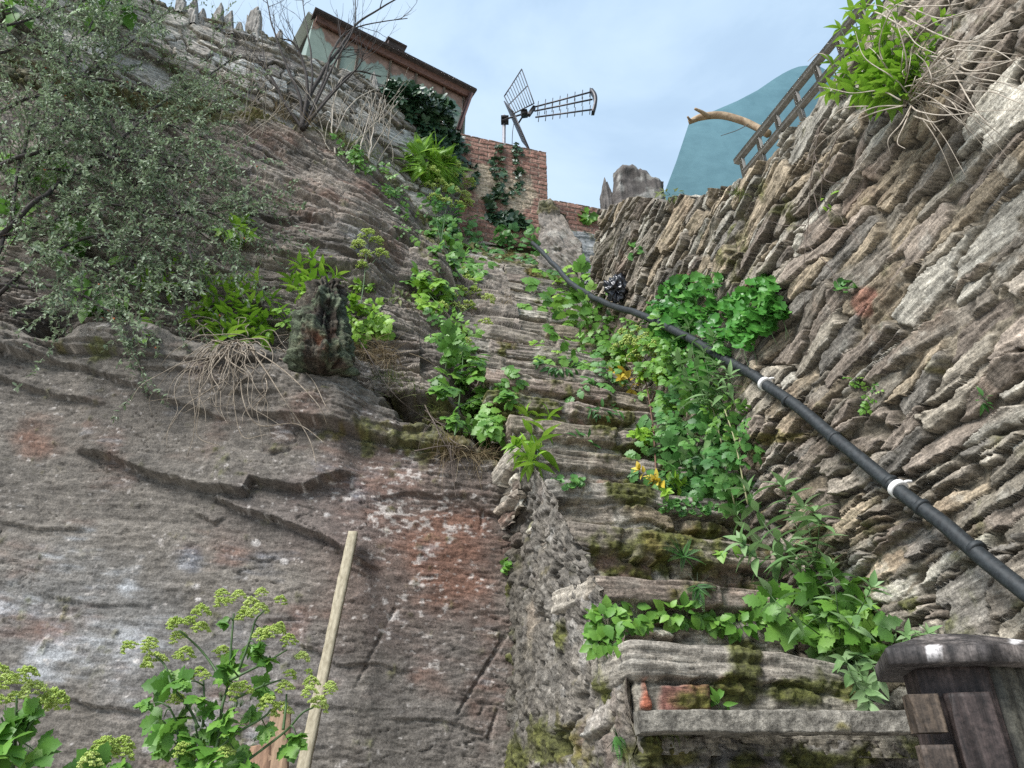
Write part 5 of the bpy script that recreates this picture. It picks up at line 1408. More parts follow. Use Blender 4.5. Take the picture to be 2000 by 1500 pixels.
# ------------------------------------------------------------------ kinds of plant
def alexanders(name, label, root, stems, leaves, umbels, P3, seed, lm='alex', group=None, fine=True, tm=None, stem='stem_green', rad=.006, spray=3, lsz=1.0, hsz=1.0):
    """umbellifer: P3 turns a photo position into a point; stems are traced lines, flower heads hang on the nearest stem"""
    r = np.random.default_rng(seed)
    t = thing(name, P3(*root), label, 'flowering plant', group)
    a = Acc(); nodes = []
    for k, s in enumerate(stems):
        pts = [P3(*q) + np.array((0, r.normal(0, .012), 0)) for q in s]
        cv = curve(pts, 26, .002, k); nodes.append(cv)
        tube_to(a, cv, [rad * (1 if k == 0 else .72), rad * .45 * (1 if k == 0 else .9)], 7)
    nodes = np.concatenate(nodes)
    nx_, ny_ = proj(nodes)
    heads = []
    for k, (x, y, R_) in enumerate(umbels):
        c = P3(x, y) + np.array((0, r.normal(0, .03), 0)); R3 = R_ * pxm(c) * hsz
        ok = ny_ > y + R_ * .8
        q = (nx_ - x) ** 2 + (ny_ - y - R_ * 1.2) ** 2 + np.where(ok, 0, 1e5)
        heads.append((c, R3, nodes[int(np.argmin(q))], seed * 50 + k))
    lf = Acc()
    for k, lv in enumerate(leaves):
        x, y, R_ = lv[:3]
        c = P3(x, y) + np.array((0, r.normal(0, .03), 0)); R3 = R_ * pxm(c)
        q = (nx_ - x) ** 2 + (ny_ - y) ** 2
        b = nodes[int(np.argmin(q))]
        out_ = unit(c - b + np.array((0, -.02, 0)))
        for m in range(spray):
            Y = unit(out_ + rdir(1, r)[0] * (.75 if m else .2) + np.array((0, -.3, -.15)))
            O = c - Y * R3 * .8 + rdir(1, r)[0] * R3 * (.35 if m else .0)
            place(lf, tm or T_TRI, O, Y, np.array((0, -.9, .45)) + rdir(1, r)[0] * .5, R3 * r.uniform(2.0, 3.1) * lsz, np.clip(r.normal(.45, .22), 0, 1))
            if m == 0: tube_to(a, curve([b, (b + O) / 2 + np.array((0, -.01, .005)), O + Y * R3 * .45], 8), [rad * .45, rad * .22], 5)
    a.build('stem', M[stem], t)
    if leaves: lf.build('leaves', LM[lm], t)
    for h in heads: umbel(t, *h[:3], h[3], stem, fine)
    return t
def sprigs(name, label, cat, tips, P3, seed, lm, tm=None, pairs=6, size=26, group=None, stem='stem_green', rad=.0022, whorl=5, droop=.2, val=(.5, .22), root=None):
    """leafy shoots: each (root, bend, tip) traced in the photo, leaves in opposite pairs and a tuft at the tip"""
    r = np.random.default_rng(seed)
    t = thing(name, P3(*(root or tips[0][0])), label, cat, group)
    a, lf = Acc(), Acc()
    for k, s in enumerate(tips):
        cv = curve([P3(*q) + np.array((0, r.normal(0, .01), 0)) for q in s], 22, .002, k + seed)
        tube_to(a, cv, [rad, rad * .5], 5)
        sz = size * pxm(cv[-1])
        T_ = unit(np.gradient(cv, axis=0))
        s0 = unit(np.cross(T_[11], (.2, 1, .3))); s1 = np.cross(T_[11], s0)
        for m in range(pairs):
            f = (m + .8) / (pairs + .3); i = min(21, int(f * 21)); an_ = m * 1.57 + r.uniform(-.3, .3) + k
            for sg in (0, math.pi):
                o = s0 * math.cos(an_ + sg) + s1 * math.sin(an_ + sg)
                Y = o + T_[i] * r.uniform(.25, .7) + np.array((0, -.15, -droop))
                place(lf, tm or T_LANCE, cv[i], Y, np.array((0, -.35, .8)) + .35 * rdir(1, r)[0] + T_[i] * .4, sz * r.uniform(.75, 1.15) * (1.05 - .25 * f), np.clip(r.normal(*val), 0, 1))
        n = whorl
        for m in range(n):
            an_ = m / n * 6.283 + r.uniform(-.3, .3)
            o = s0 * math.cos(an_) + s1 * math.sin(an_)
            place(lf, tm or T_LANCE, cv[-1], o * r.uniform(.4, 1) + T_[-1] * .75, T_[-1] * .6 + np.array((0, -.5, .5)) - o * .3, sz * r.uniform(.5, .9), np.clip(r.normal(val[0] + .2, val[1]), 0, 1))
    a.build('stem', M[stem], t); lf.build('leaves', LM[lm], t)
    return t
def mat_clump(name, label, cat, blobs, seed, lm, tm, n, size, P3=None, group=None, off=(.01, .08), stalk=True, out_=.5, val=(.5, .22), stem='stem_green', yb=(0, -.2, -.25), hang=0):
    """a cushion of leaves over stone: blobs = (x, y, rx, ry, share)"""
    r = np.random.default_rng(seed)
    P3 = P3 or pick
    root = P3(blobs[0][0], blobs[0][1], .01)
    t = thing(name, root, label, cat, group)
    a, lf = Acc(), Acc()
    tot = sum(b[4] for b in blobs)
    for b in blobs:
        rt = P3(b[0], b[1] + b[3] * .2, .0)
        for k in range(int(n * b[4] / tot)):
            q, an_ = math.sqrt(r.random()), r.random() * 6.283
            x, y = b[0] + b[2] * q * math.cos(an_), b[1] + b[3] * q * math.sin(an_)
            p = P3(x, y, 0.0)
            if np.linalg.norm(p - rt) > .9: continue
            p = p - unit(p) * (r.uniform(*off) * (1.15 - .8 * q * q))
            sz = size * pxm(p) * r.uniform(.7, 1.4) * (1.3 if tm is T_CELERY else 1.1)
            dirn = np.array((math.cos(an_), -.5, -math.sin(an_) * .8)) * out_
            Z = np.array((0, -.95, .35)) + dirn * .6 + rdir(1, r)[0] * .40
            Y = rdir(1, r)[0] * .5 + np.array((math.cos(an_), 0, -math.sin(an_))) * .6 + np.array(yb)
            place(lf, tm, p, Y, Z, sz, np.clip(r.normal(*val), 0, 1))
            if stalk and k % 3 == 0:
                tube_to(a, curve([rt + (p - rt) * .25 + rdir(1, r)[0] * .01, (rt + p) / 2 + np.array((0, -.01, -.01)), p], 6), [.0011, .0008], 4)
        for k in range(hang):
            p0 = P3(b[0] + r.normal(0, b[2] * .35), b[1] + b[3] * .6, .03)
            L_ = r.uniform(.05, .16)
            tube_to(a, curve([p0, p0 + np.array((r.normal(0, .012), -.02, -L_ * .5)), p0 + np.array((r.normal(0, .02), -.01, -L_))], 7), .0013, 4)
    if a.n: a.build('stem', M[stem], t)
    lf.build('leaves', LM[lm], t)
    return t
def tuft(name, label, roots, seed, lm, length=(40, 70), n=60, dirn=(0, -.4, .6), spread=.6, width=.004, sag=.8, cat='grass', group=None, kind=None):
    """blades from one or several roots, bending over"""
    r = np.random.default_rng(seed)
    a = Acc()
    for (x, y, rx, ry) in roots:
        for k in range(n):
            p = pick(x + r.normal(0, rx * .5), y + r.normal(0, ry * .5), .005)
            L_ = r.uniform(*length) * pxm(p)
            d = unit(np.array(dirn) + rdir(1, r)[0] * spread)
            m = 6; s = np.linspace(0, 1, m)[:, None]
            c = p + d * L_ * s + np.array((0, -.1, -1)) * (L_ * sag * .6) * s ** 2
            sd_ = unit(np.cross(d, (r.normal(), r.normal(), r.normal())))
            w = width * r.uniform(.6, 1.2) * (1 - s ** 1.5 * .9)
            V = np.concatenate([c - sd_ * w / 2, c + sd_ * w / 2]); i = np.arange(m - 1)
            a.add(V, np.stack([i, i + 1, i + 1 + m, i + m], 1), val=np.clip(r.normal(.5, .25), 0, 1))
    return tag(a.build('grass', LM[lm]), label, cat, group, 'stuff')
def fern(name, label, root, fronds, seed, size=1.0, group=None, off=.02, val=(.5, .2)):
    r = np.random.default_rng(seed)
    p = pick(*root, off)
    t = thing(name, p, label, 'fern', group); lf, a = Acc(), Acc()
    for (x, y) in fronds:
        q = pick(x, y, off + .03); d = q - p; L_ = np.linalg.norm(d)
        place(lf, T_FERN, p, d, np.array((0, -.7, .6)) + rdir(1, r)[0] * .25, L_ * 1.05, np.clip(r.normal(*val), 0, 1))
        tube_to(a, [p, p + d * .5 - unit(p) * .002, p + d * .95], .0012, 4)
    a.build('stem', M['stem_dark'], t); lf.build('leaves', LM['fern'], t)
    return t
def strands(acc, starts, r, n, L_, drop, rad, P3=None, fan=1.0, curlk=.5):
    """dead stems falling from a crown, arching out and down"""
    for k in range(n):
        x, y = starts[r.integers(len(starts))]
        p = (P3 or pick)(x + r.normal(0, 14), y + r.normal(0, 10), .05)
        L3 = r.uniform(*L_) * pxm(p)
        d = unit(np.array((r.normal(0, .5) * fan, -.5 - .3 * r.random(), r.uniform(-.7, .25))))
        q = [p]; st_ = L3 / 7
        for m in range(7):
            d = unit(d + np.array((r.normal(0, .22), .10, -drop)) * .55 + np.array((r.normal(0, curlk * .3), r.normal(0, .08), r.normal(0, curlk * .2))))
            q.append(q[-1] + d * st_)
        tube_to(acc, curve(q, 26, .008, k), [rad * r.uniform(.5, 1.1), rad * .25], 5)
        if k % 3 == 0:
            i_ = 4; tube_to(acc, curve([q[i_], q[i_] + (q[5] - q[4]) * .8 + r.normal(0, st_ * .5, 3), q[i_] + (q[6] - q[4]) + r.normal(0, st_ * .8, 3)], 8, .004), [rad * .5, rad * .2], 4)

# ------------------------------------------------------------------ flowering plants by the foot of the cliff
Z4 = lambda l: [(200 + q[0] / 3.75, 1100 + q[1] / 3.75) + ((q[2] / 3.75,) if len(q) > 2 else ()) for q in l]
def near_P(D): return lambda x, y, off=0: at(x, y, D)
U1 = Z4([(850, 290, 44), (900, 262, 40), (990, 250, 42), (945, 310, 34), (1090, 325, 52), (1200, 262, 38), (1300, 290, 38), (1180, 375, 48), (1040, 415, 52), (1110, 395, 34), (755, 405, 56), (710, 500, 52), (565, 480, 55), (560, 565, 50), (220, 640, 46), (320, 630, 46), (385, 620, 46),
         (345, 735, 70), (490, 675, 36), (615, 690, 54), (800, 640, 50), (1220, 455, 48), (1275, 505, 44), (1210, 575, 50), (1290, 570, 52), (1370, 590, 48), (1410, 680, 46), (1350, 825, 42), (1485, 795, 26), (720, 830, 46), (780, 850, 34), (525, 1030, 56), (1050, 985, 70), (1215, 1060, 62), (1290, 1110, 66),
         (1335, 935, 52), (1515, 890, 48), (1530, 970, 46), (1555, 1055, 62), (1655, 915, 40), (1700, 970, 34), (640, 1390, 52), (930, 1420, 54), (600, 430, 40), (500, 440, 34)])
L1 = Z4([(480, 890, 75), (560, 870, 60), (880, 770, 70), (900, 860, 50), (1060, 610, 48), (1160, 620, 45), (1180, 690, 48), (640, 900, 42), (540, 1150, 60), (480, 1260, 85), (560, 1340, 80), (440, 1340, 60), (740, 1220, 70), (760, 1290, 68), (930, 1140, 68), (1040, 1120, 55), (980, 1230, 52), (800, 1380, 80),
         (960, 1380, 70), (1190, 1210, 50), (1350, 1310, 62), (1440, 1270, 50), (1170, 900, 55), (1190, 950, 45), (330, 1030, 45), (380, 1130, 60), (770, 1010, 55), (1000, 820, 50), (1090, 1470, 60), (690, 1450, 70), (860, 1480, 60), (890, 425, 34), (1150, 480, 34), (560, 1480, 60), (1240, 720, 45), (820, 1080, 50), (660, 1290, 60)])
S1 = [Z4(s) for s in ([(760, 1620), (780, 1500), (840, 1280), (890, 1050), (910, 870), (940, 600), (955, 360)], [(700, 1200), (620, 1060), (530, 900), (430, 740), (360, 660)], [(870, 840), (780, 720), (690, 610), (590, 510)], [(810, 1380), (1000, 1240), (1180, 1130), (1240, 1070)],
      [(900, 1560), (1010, 1480), (1330, 1240), (1480, 1110), (1550, 1060)], [(950, 870), (1080, 800), (1190, 730), (1340, 620)], [(960, 860), (1030, 720), (1090, 560), (1130, 430), (1180, 350)], [(720, 1200), (745, 1020), (730, 860)], [(650, 1560), (690, 1400), (715, 1190)], [(1000, 1010), (1190, 900), (1310, 850)], [(560, 1500), (540, 1200), (515, 1060)], [(1340, 1230), (1350, 1080), (1338, 960)])]
alexanders('alexanders', 'large yellow-green flowering umbellifer standing in front of the cliff beside the batten', (430, 1570), S1, L1, U1, near_P(1.5), 31, 'alex', stem='stem_green', rad=.0040, spray=4, lsz=1.15, hsz=1.3)
alexanders('alexanders', 'umbellifer with pale flower heads cut off by the left edge near the ground', (10, 1560), [[(10, 1560), (25, 1440), (35, 1360)], [(14, 1500), (60, 1420), (95, 1400)], [(20, 1470), (0, 1400)]], [(15, 1420, 30), (60, 1410, 22), (30, 1470, 34), (-5, 1460, 30), (70, 1470, 20), (45, 1395, 18)],
           [(38, 1332, 16), (70, 1330, 16), (78, 1360, 18), (95, 1378, 22), (60, 1382, 18), (10, 1342, 18), (-10, 1380, 18), (20, 1370, 14)], near_P(1.35), 32, 'alex', rad=.0035, spray=4, lsz=1.2, hsz=1.4)
alexanders('alexanders', 'low umbellifer with only its flower heads showing between the two larger ones', (200, 1580), [[(200, 1600), (198, 1530), (192, 1490)], [(205, 1560), (230, 1500)]], [(215, 1500, 22), (245, 1495, 16), (170, 1510, 20)], [(180, 1478, 20), (205, 1468, 20), (228, 1462, 17), (160, 1492, 16), (236, 1482, 15), (196, 1495, 18)], near_P(1.4), 33, 'alex', rad=.0035, spray=4, lsz=1.1, hsz=1.3)

# ------------------------------------------------------------------ umbellifers on the steps
def sP(off): return lambda x, y, o=0: pick(x, y, off)
g_ = 'umbellifers growing on the steps'
alexanders('alexanders', 'tall slender umbellifer in flower at the top left of the steps below the brick wall', (860, 535), [[(858, 535), (862, 470), (872, 400), (880, 330)], [(862, 480), (850, 420), (842, 365)], [(868, 430), (895, 390), (905, 360)]], [(868, 440, 26), (845, 458, 20), (890, 500, 26), (870, 505, 22), (905, 512, 18), (880, 470, 22), (850, 490, 18), (915, 535, 16)],
           [(845, 345, 13), (862, 333, 12), (880, 345, 13), (900, 352, 12), (858, 368, 13), (838, 362, 11), (905, 385, 13), (882, 380, 13), (850, 392, 12), (918, 362, 10), (888, 328, 11), (868, 312, 12), (870, 402, 12), (895, 405, 11), (915, 398, 10), (842, 330, 9)], sP(.12), 41, 'alex', g_, False, T_CELERY, rad=.006, spray=6, hsz=1.25)
alexanders('alexanders', 'yellowing umbellifer in flower halfway up the left edge of the steps', (885, 665), [[(885, 665), (893, 620), (905, 565)], [(888, 640), (865, 610)], [(893, 620), (935, 590)]], [(828, 562, 26), (858, 556, 24), (850, 606, 24), (905, 640, 20), (870, 590, 18), (835, 590, 18), (925, 560, 14)],
           [(912, 556, 13), (898, 574, 13), (928, 578, 11), (890, 602, 13), (862, 600, 12), (953, 588, 11), (948, 630, 11), (915, 600, 12), (905, 540, 10), (880, 580, 11)], sP(.12), 42, 'lime', g_, False, T_CELERY, rad=.005, spray=6, hsz=1.25)
alexanders('alexanders', 'leafy umbellifer with broad green leaves spilling over the middle left of the steps', (890, 850), [[(888, 850), (898, 770), (905, 690), (908, 655)], [(895, 800), (950, 770)], [(898, 750), (870, 720)]], [(905, 676, 30), (880, 704, 28), (932, 706, 28), (900, 740, 32), (950, 762, 36), (868, 765, 30), (920, 792, 34), (985, 770, 26), (958, 806, 34), (928, 826, 28), (975, 745, 24), (850, 735, 24), (890, 820, 22), (960, 830, 20)],
           [(900, 700, 9), (912, 662, 9)], sP(.14), 43, 'alex', g_, False, T_CELERY, rad=.005, spray=7)
alexanders('alexanders', 'umbellifer with yellowing lower leaves against the right hand wall of the steps', (1283, 925), [[(1283, 925), (1275, 830), (1262, 750), (1245, 690)], [(1270, 790), (1290, 740)], [(1262, 750), (1225, 690)]], [(1255, 735, 20), (1290, 740, 18), (1240, 710, 18), (1262, 850, 22), (1248, 848, 16), (1285, 700, 16), (1215, 700, 16)],
           [(1228, 668, 12), (1250, 676, 13), (1208, 680, 11), (1268, 690, 12), (1240, 700, 12), (1265, 660, 11), (1282, 672, 11), (1218, 655, 10), (1245, 655, 10)], sP(.15), 44, 'lime', g_, False, T_CELERY, stem='stem_rust', rad=.005, spray=6, hsz=1.25)
alexanders('alexanders', 'single thin flower stalk on the ledge to the right of the stump', (705, 600), [[(704, 600), (712, 540), (716, 480)], [(712, 530), (735, 505)]], [(700, 600, 20), (735, 625, 24), (710, 640, 20), (748, 640, 18), (720, 560, 10), (700, 560, 12)], [(718, 462, 13), (700, 480, 12), (735, 472, 11), (745, 505, 12), (712, 497, 10), (708, 522, 10)], sP(.06), 45, 'lime', None, False, T_CELERY, rad=.004, spray=6, hsz=1.25)
yl = lambda nm, lab, pts, seed, lm: sprigs(nm, lab, 'leaf', pts, sP(.14), seed, lm, T_OV, 3, 22, rad=.0015, whorl=5)
yl('yellow_leaf', 'bright yellow dying compound leaf on the lower steps', [[(1300, 934), (1270, 930), (1250, 918)], [(1300, 934), (1290, 942), (1278, 940)]], 46, 'yellow')
yl('cinquefoil', 'small pale green five leaflet plant just right of the yellow leaf', [[(1300, 942), (1310, 935), (1318, 938)], [(1300, 942), (1300, 950), (1302, 960)], [(1300, 942), (1325, 950), (1332, 946)]], 47, 'lime')
yl('yellow_leaf', 'faded orange leaf drooping at the foot of the yellowing umbellifer', [[(1222, 714), (1205, 718), (1196, 726)], [(1222, 714), (1238, 740), (1234, 758)], [(1222, 714), (1214, 732), (1213, 738)]], 48, 'yellow')

# ------------------------------------------------------------------ leafy clumps
g_ = 'leafy patches on the edges of the steps'
mat_clump('leafy_clump', 'green celery-like clump between the pipe and the upper steps', 'plant', [(1150, 640, 52, 40, 3), (1130, 600, 40, 20, 1.5), (1140, 690, 30, 24, 1.2), (1195, 640, 34, 22, 1), (1180, 670, 30, 20, 1)], 51, 'alex', T_CELERY, 90, 52, None, g_, (.03, .16))
mat_clump('leafy_clump', 'small bright green clump just under the bend of the pipe', 'plant', [(1080, 560, 34, 22, 1), (1070, 540, 16, 12, .5)], 52, 'lime', T_CELERY, 24, 44, None, g_, (.02, .12))
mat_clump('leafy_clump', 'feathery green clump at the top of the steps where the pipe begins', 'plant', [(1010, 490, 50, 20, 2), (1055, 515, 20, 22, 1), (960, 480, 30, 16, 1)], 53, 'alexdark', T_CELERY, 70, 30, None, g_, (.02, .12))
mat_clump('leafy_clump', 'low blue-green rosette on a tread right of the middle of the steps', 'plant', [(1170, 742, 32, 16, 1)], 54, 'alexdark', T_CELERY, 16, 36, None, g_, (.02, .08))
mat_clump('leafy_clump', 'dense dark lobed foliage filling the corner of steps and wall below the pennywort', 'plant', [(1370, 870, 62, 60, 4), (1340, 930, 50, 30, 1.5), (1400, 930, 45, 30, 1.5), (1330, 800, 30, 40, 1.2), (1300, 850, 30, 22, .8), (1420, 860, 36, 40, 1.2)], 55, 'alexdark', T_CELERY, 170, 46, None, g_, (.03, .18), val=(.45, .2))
mat_clump('nettle_patch', 'row of fresh green heart shaped leaves growing over the lowest slab', 'plant', [(1185, 1215, 36, 28, 2), (1240, 1205, 30, 22, 1), (1330, 1200, 56, 18, 2), (1180, 1250, 30, 22, 1), (1440, 1218, 50, 14, 1.3), (1400, 1215, 20, 12, .5)], 56, 'alex', T_BROAD, 240, 20, None, None, (.01, .07), val=(.5, .2))
mat_clump('pennywort', 'larger cushion of round leaved pennywort on the wall over the pipe', 'pennywort', [(1350, 590, 72, 52, 4), (1310, 640, 40, 44, 2), (1390, 640, 44, 30, 1.2), (1330, 690, 40, 36, 1.2), (1290, 608, 26, 26, .6), (1325, 556, 22, 16, .35), (1390, 548, 20, 16, .25), (1400, 690, 22, 22, .35), (1275, 660, 22, 22, .4), (1428, 600, 16, 22, .3), (1345, 735, 26, 20, .35), (1300, 720, 18, 26, .3), (1385, 715, 16, 20, .25)], 57, 'penny', T_ROUND, 470, 18, None, 'pennywort cushions', (.02, .17), hang=5, val=(.45, .32))
mat_clump('pennywort', 'smaller cushion of round leaved pennywort to the right of the larger one', 'pennywort', [(1475, 605, 56, 44, 3), (1445, 640, 34, 28, 1), (1490, 562, 26, 20, .6), (1522, 600, 20, 22, .4), (1455, 670, 22, 12, .3), (1500, 548, 12, 12, .15)], 58, 'penny', T_ROUND, 240, 21, None, 'pennywort cushions', (.02, .13), hang=3)
mat_clump('leafy_clump', 'bright green feathery clump hanging beside the ivy at the left of the brick wall', 'plant', [(835, 315, 36, 26, 3), (860, 330, 30, 20, 1), (815, 300, 16, 16, .6)], 59, 'lime', T_FERN, 150, 34, None, None, (.05, .2))
mat_clump('leafy_clump', 'broad leaved fresh green clump at the right end of the lowest steps', 'plant', [(1560, 1190, 60, 34, 2), (1640, 1200, 50, 40, 2), (1690, 1230, 36, 34, 1.2), (1620, 1150, 40, 30, 1), (1650, 1265, 34, 26, 1)], 60, 'alex', T_TRI, 90, 52, None, None, (.03, .16))
mat_clump('ivy', 'dark ivy mass climbing the rubble wall beneath the shed', 'ivy', [(790, 185, 36, 24, 2), (830, 210, 40, 34, 3), (850, 250, 34, 40, 3), (880, 285, 20, 34, 1.5), (770, 172, 24, 14, .8), (870, 215, 20, 20, .8)], 61, 'ivy', T_IVY, 620, 17, None, None, (.02, .16), stem='twig_dark')
for k, (lb, bl, n_) in enumerate((('ivy strand left of the others on the brick wall, next to the rubble', [(905, 300, 12, 34, 1), (925, 340, 12, 30, 1), (895, 340, 10, 30, 1)], 90), ('middle ivy strand hanging down the brick wall', [(975, 310, 8, 34, 1), (978, 350, 10, 24, 1), (965, 330, 8, 20, .6)], 80),
        ('ivy strand nearest the free end of the brick wall', [(1012, 300, 9, 24, 1), (1015, 335, 12, 24, 1), (1005, 370, 16, 16, .8), (990, 385, 16, 12, .6)], 100), ('broad leaved ivy at the foot of the brick wall', [(965, 385, 14, 18, 1), (985, 425, 26, 12, 1.4), (1010, 435, 18, 14, 1), (960, 410, 12, 16, .6)], 80))):
    mat_clump('ivy', lb, 'ivy', bl, 62 + k, 'ivy', T_IVY, int(n_ * (.6 if k < 3 else 1)), 11 if k < 3 else 18, None, 'ivy strands on the brick wall', (.005, .05), stem='twig_dark', val=(.55, .25))

for k, (lb, bl, lm_, n_, sz_) in enumerate((('leafy patch at the left edge of the steps just below the tall slender umbellifer', [(865, 540, 40, 24, 1), (900, 525, 26, 18, .7), (840, 560, 24, 16, .5)], 'alex', 46, 30),
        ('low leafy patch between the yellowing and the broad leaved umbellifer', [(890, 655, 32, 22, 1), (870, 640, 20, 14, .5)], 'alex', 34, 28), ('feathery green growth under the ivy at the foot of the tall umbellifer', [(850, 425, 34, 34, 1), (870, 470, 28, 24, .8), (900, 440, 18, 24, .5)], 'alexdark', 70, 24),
        ('leaves hiding the pipe where it passes behind the pennywort', [(1290, 655, 34, 34, 1), (1260, 640, 26, 20, .6), (1320, 700, 30, 26, .8)], 'alex', 60, 30), ('green growth around the back of the stump', [(590, 600, 26, 40, 1), (700, 620, 30, 26, 1), (680, 660, 16, 24, .4)], 'lime', 60, 26),
        ('green growth along the back edge of the big rock slab below the dead stalks', [(690, 288, 26, 12, 1), (722, 312, 20, 18, 1), (750, 350, 16, 22, 1), (775, 390, 16, 20, .8), (800, 440, 18, 22, .6)], 'alex', 90, 20), ('fresh growth below the hanging pennywort beside the tall felted shoots', [(1300, 760, 36, 36, 1), (1420, 820, 26, 40, .7), (1340, 740, 30, 30, .7)], 'alex', 66, 32))):
    mat_clump('leafy_clump', lb, 'plant', bl, 160 + k, lm_, T_CELERY, n_, sz_, None, g_, (.12, .26) if 'pipe' in lb else (.03, .16))
# ------------------------------------------------------------------ leafy shoots
g_ = 'felted grey-green shoots along the foot of the wall'
sprigs('buddleia', 'tall felted shoots rising in front of the larger pennywort cushion', 'shrub', [[(1380, 800), (1360, 720), (1345, 640)], [(1380, 800), (1385, 740), (1375, 690)], [(1390, 800), (1405, 750), (1402, 712)], [(1370, 790), (1340, 740), (1318, 690)], [(1385, 800), (1420, 760), (1425, 735)], [(1380, 790), (1395, 700), (1392, 660)]], sP(.16), 71, 'grey', T_LANCE, 7, 42, g_, root=(1385, 800))
sprigs('buddleia', 'pale pointed shoots in the corner below the two canes', 'shrub', [[(1330, 910), (1320, 870), (1312, 835)], [(1335, 910), (1345, 880), (1352, 850)], [(1340, 900), (1375, 870), (1392, 850)], [(1340, 910), (1300, 890), (1290, 880)]], sP(.16), 72, 'grey', T_SPEAR, 5, 44, g_)
sprigs('buddleia', 'big felted shoots with long leaves against the wall above the fresh green clump', 'shrub', [[(1580, 1110), (1500, 1030), (1462, 960)], [(1590, 1110), (1550, 1000), (1532, 950)], [(1590, 1110), (1580, 1040), (1570, 990)], [(1560, 1100), (1490, 1060), (1440, 1005)], [(1540, 1090), (1480, 1090), (1450, 1060)], [(1590, 1110), (1600, 1030), (1590, 1000)]], sP(.18), 73, 'grey', T_SPEAR, 5, 56, g_)
sprigs('buddleia', 'felted shoots standing over the fresh green clump at the bottom right', 'shrub', [[(1600, 1240), (1520, 1180), (1498, 1145)], [(1620, 1240), (1560, 1130), (1548, 1085)], [(1640, 1240), (1630, 1150), (1625, 1105)], [(1650, 1240), (1690, 1180), (1700, 1150)], [(1620, 1230), (1590, 1150), (1575, 1110)]], sP(.2), 74, 'grey', T_SPEAR, 5, 50, g_)
sprigs('buddleia', 'silvery drooping rosette hanging down in front of the concrete ledge', 'shrub', [[(1650, 1270), (1680, 1310), (1690, 1350)], [(1650, 1270), (1660, 1300), (1672, 1330)], [(1650, 1270), (1700, 1290), (1712, 1320)], [(1650, 1265), (1640, 1270), (1638, 1290)], [(1660, 1280), (1690, 1340), (1695, 1375)]], sP(.15), 75, 'grey', T_SPEAR, 4, 50, g_, val=(.65, .2))
sprigs('buddleia', 'small spreading shoot at the wall foot behind the gate post cap', 'shrub', [[(1790, 1270), (1785, 1255), (1775, 1240)], [(1790, 1270), (1805, 1250), (1815, 1235)], [(1785, 1265), (1765, 1258), (1755, 1250)]], sP(.06), 76, 'grey', T_SPEAR, 3, 40, g_)
sprigs('leafy_shoot', 'bright green pointed shoots on the outer corner of the steps above the mortar flank', 'plant', [[(1050, 880), (1035, 840), (1030, 800)], [(1050, 890), (1060, 850), (1072, 812)], [(1040, 900), (1020, 880), (1008, 870)], [(1050, 900), (1030, 890), (1025, 868)], [(1045, 905), (1035, 905), (1035, 895)]], sP(.10), 77, 'lime', T_SPEAR, 4, 44)
a = Acc(); 
for q in ([(1435, 985), (1412, 880), (1388, 780)], [(1460, 985), (1440, 880), (1415, 800)]):
    a_ = Acc(); tube_to(a_, curve([pick(x, y, .12) for x, y in q], 24, .002), [.0036, .0026], 7)
    tag(a_.build('cane', M['stem_pale']), 'pale dead cane leaning up through the foliage, ' + ('left of a pair' if q[0][0] < 1450 else 'right of a pair'), 'cane', 'pair of pale canes')
val_tips = [[(455, 665), (400, 620), (388, 565)], [(450, 660), (410, 610), (420, 545)], [(460, 660), (440, 600), (448, 545)], [(465, 660), (470, 600), (475, 548)], [(470, 660), (500, 600), (500, 545)], [(480, 660), (520, 620), (530, 580)], [(480, 665), (515, 640), (545, 610)], [(455, 660), (430, 630), (400, 600)], [(470, 655), (455, 610), (462, 580)], [(475, 655), (490, 630), (490, 590)], [(460, 665), (395, 640), (372, 620)], [(480, 660), (505, 640), (510, 620)], [(478, 662), (530, 650), (520, 668)], [(465, 655), (430, 590), (400, 530)], [(470, 655), (480, 610), (455, 560)]]
v1 = sprigs('valerian', 'bright green clump on the cliff ledge trailing a beard of dead stems', 'plant', val_tips, sP(.10), 78, 'lime', T_SPEAR, 6, 32, root=(460, 662), val=(.45, .22))
r = np.random.default_rng(5)
a = Acc(); strands(a, [(420, 650), (440, 660), (460, 665), (480, 668), (500, 668), (440, 675), (470, 680)], r, 80, (110, 290), .8, .0042, None, 1.0, 1.7)
for q in ([(440, 660), (405, 700), (395, 760), (378, 825)], [(450, 665), (400, 720), (390, 790), (385, 850), (430, 872)], [(470, 670), (455, 760), (470, 850), (520, 850)], [(490, 680), (560, 730), (620, 790), (640, 830)], [(500, 690), (590, 720), (640, 800)], [(480, 690), (470, 760), (500, 830), (580, 830), (640, 870)], [(490, 680), (540, 760), (600, 850), (618, 905)], [(460, 680), (430, 740), (420, 800)], [(500, 690), (520, 760), (490, 800)]):
    tube_to(a, curve([pick(x, y, .06 + .03 * r.random()) for x, y in q], 26, .006), [.0038, .0016], 5)
a.build('dead_stems', M['twig_mid'], v1)
sprigs('valerian', 'bright green shoots sprouting behind the top of the stump', 'plant', [[(600, 580), (590, 540), (585, 515)], [(605, 580), (605, 540), (610, 508)], [(610, 580), (625, 540), (632, 515)], [(600, 580), (575, 560), (568, 545)], [(612, 575), (640, 550), (655, 540)]], sP(.10), 79, 'lime', T_SPEAR, 5, 36)
sprigs('valerian', 'sparse yellow-green shoots under the edge of the bush on the cliff', 'plant', [[(330, 560), (300, 550), (275, 535)], [(335, 560), (330, 530), (345, 505)], [(340, 560), (310, 570), (290, 560)], [(450, 450), (460, 440), (475, 432)], [(450, 452), (470, 455), (488, 460)]], sP(.08), 80, 'lime', T_SPEAR, 4, 30)
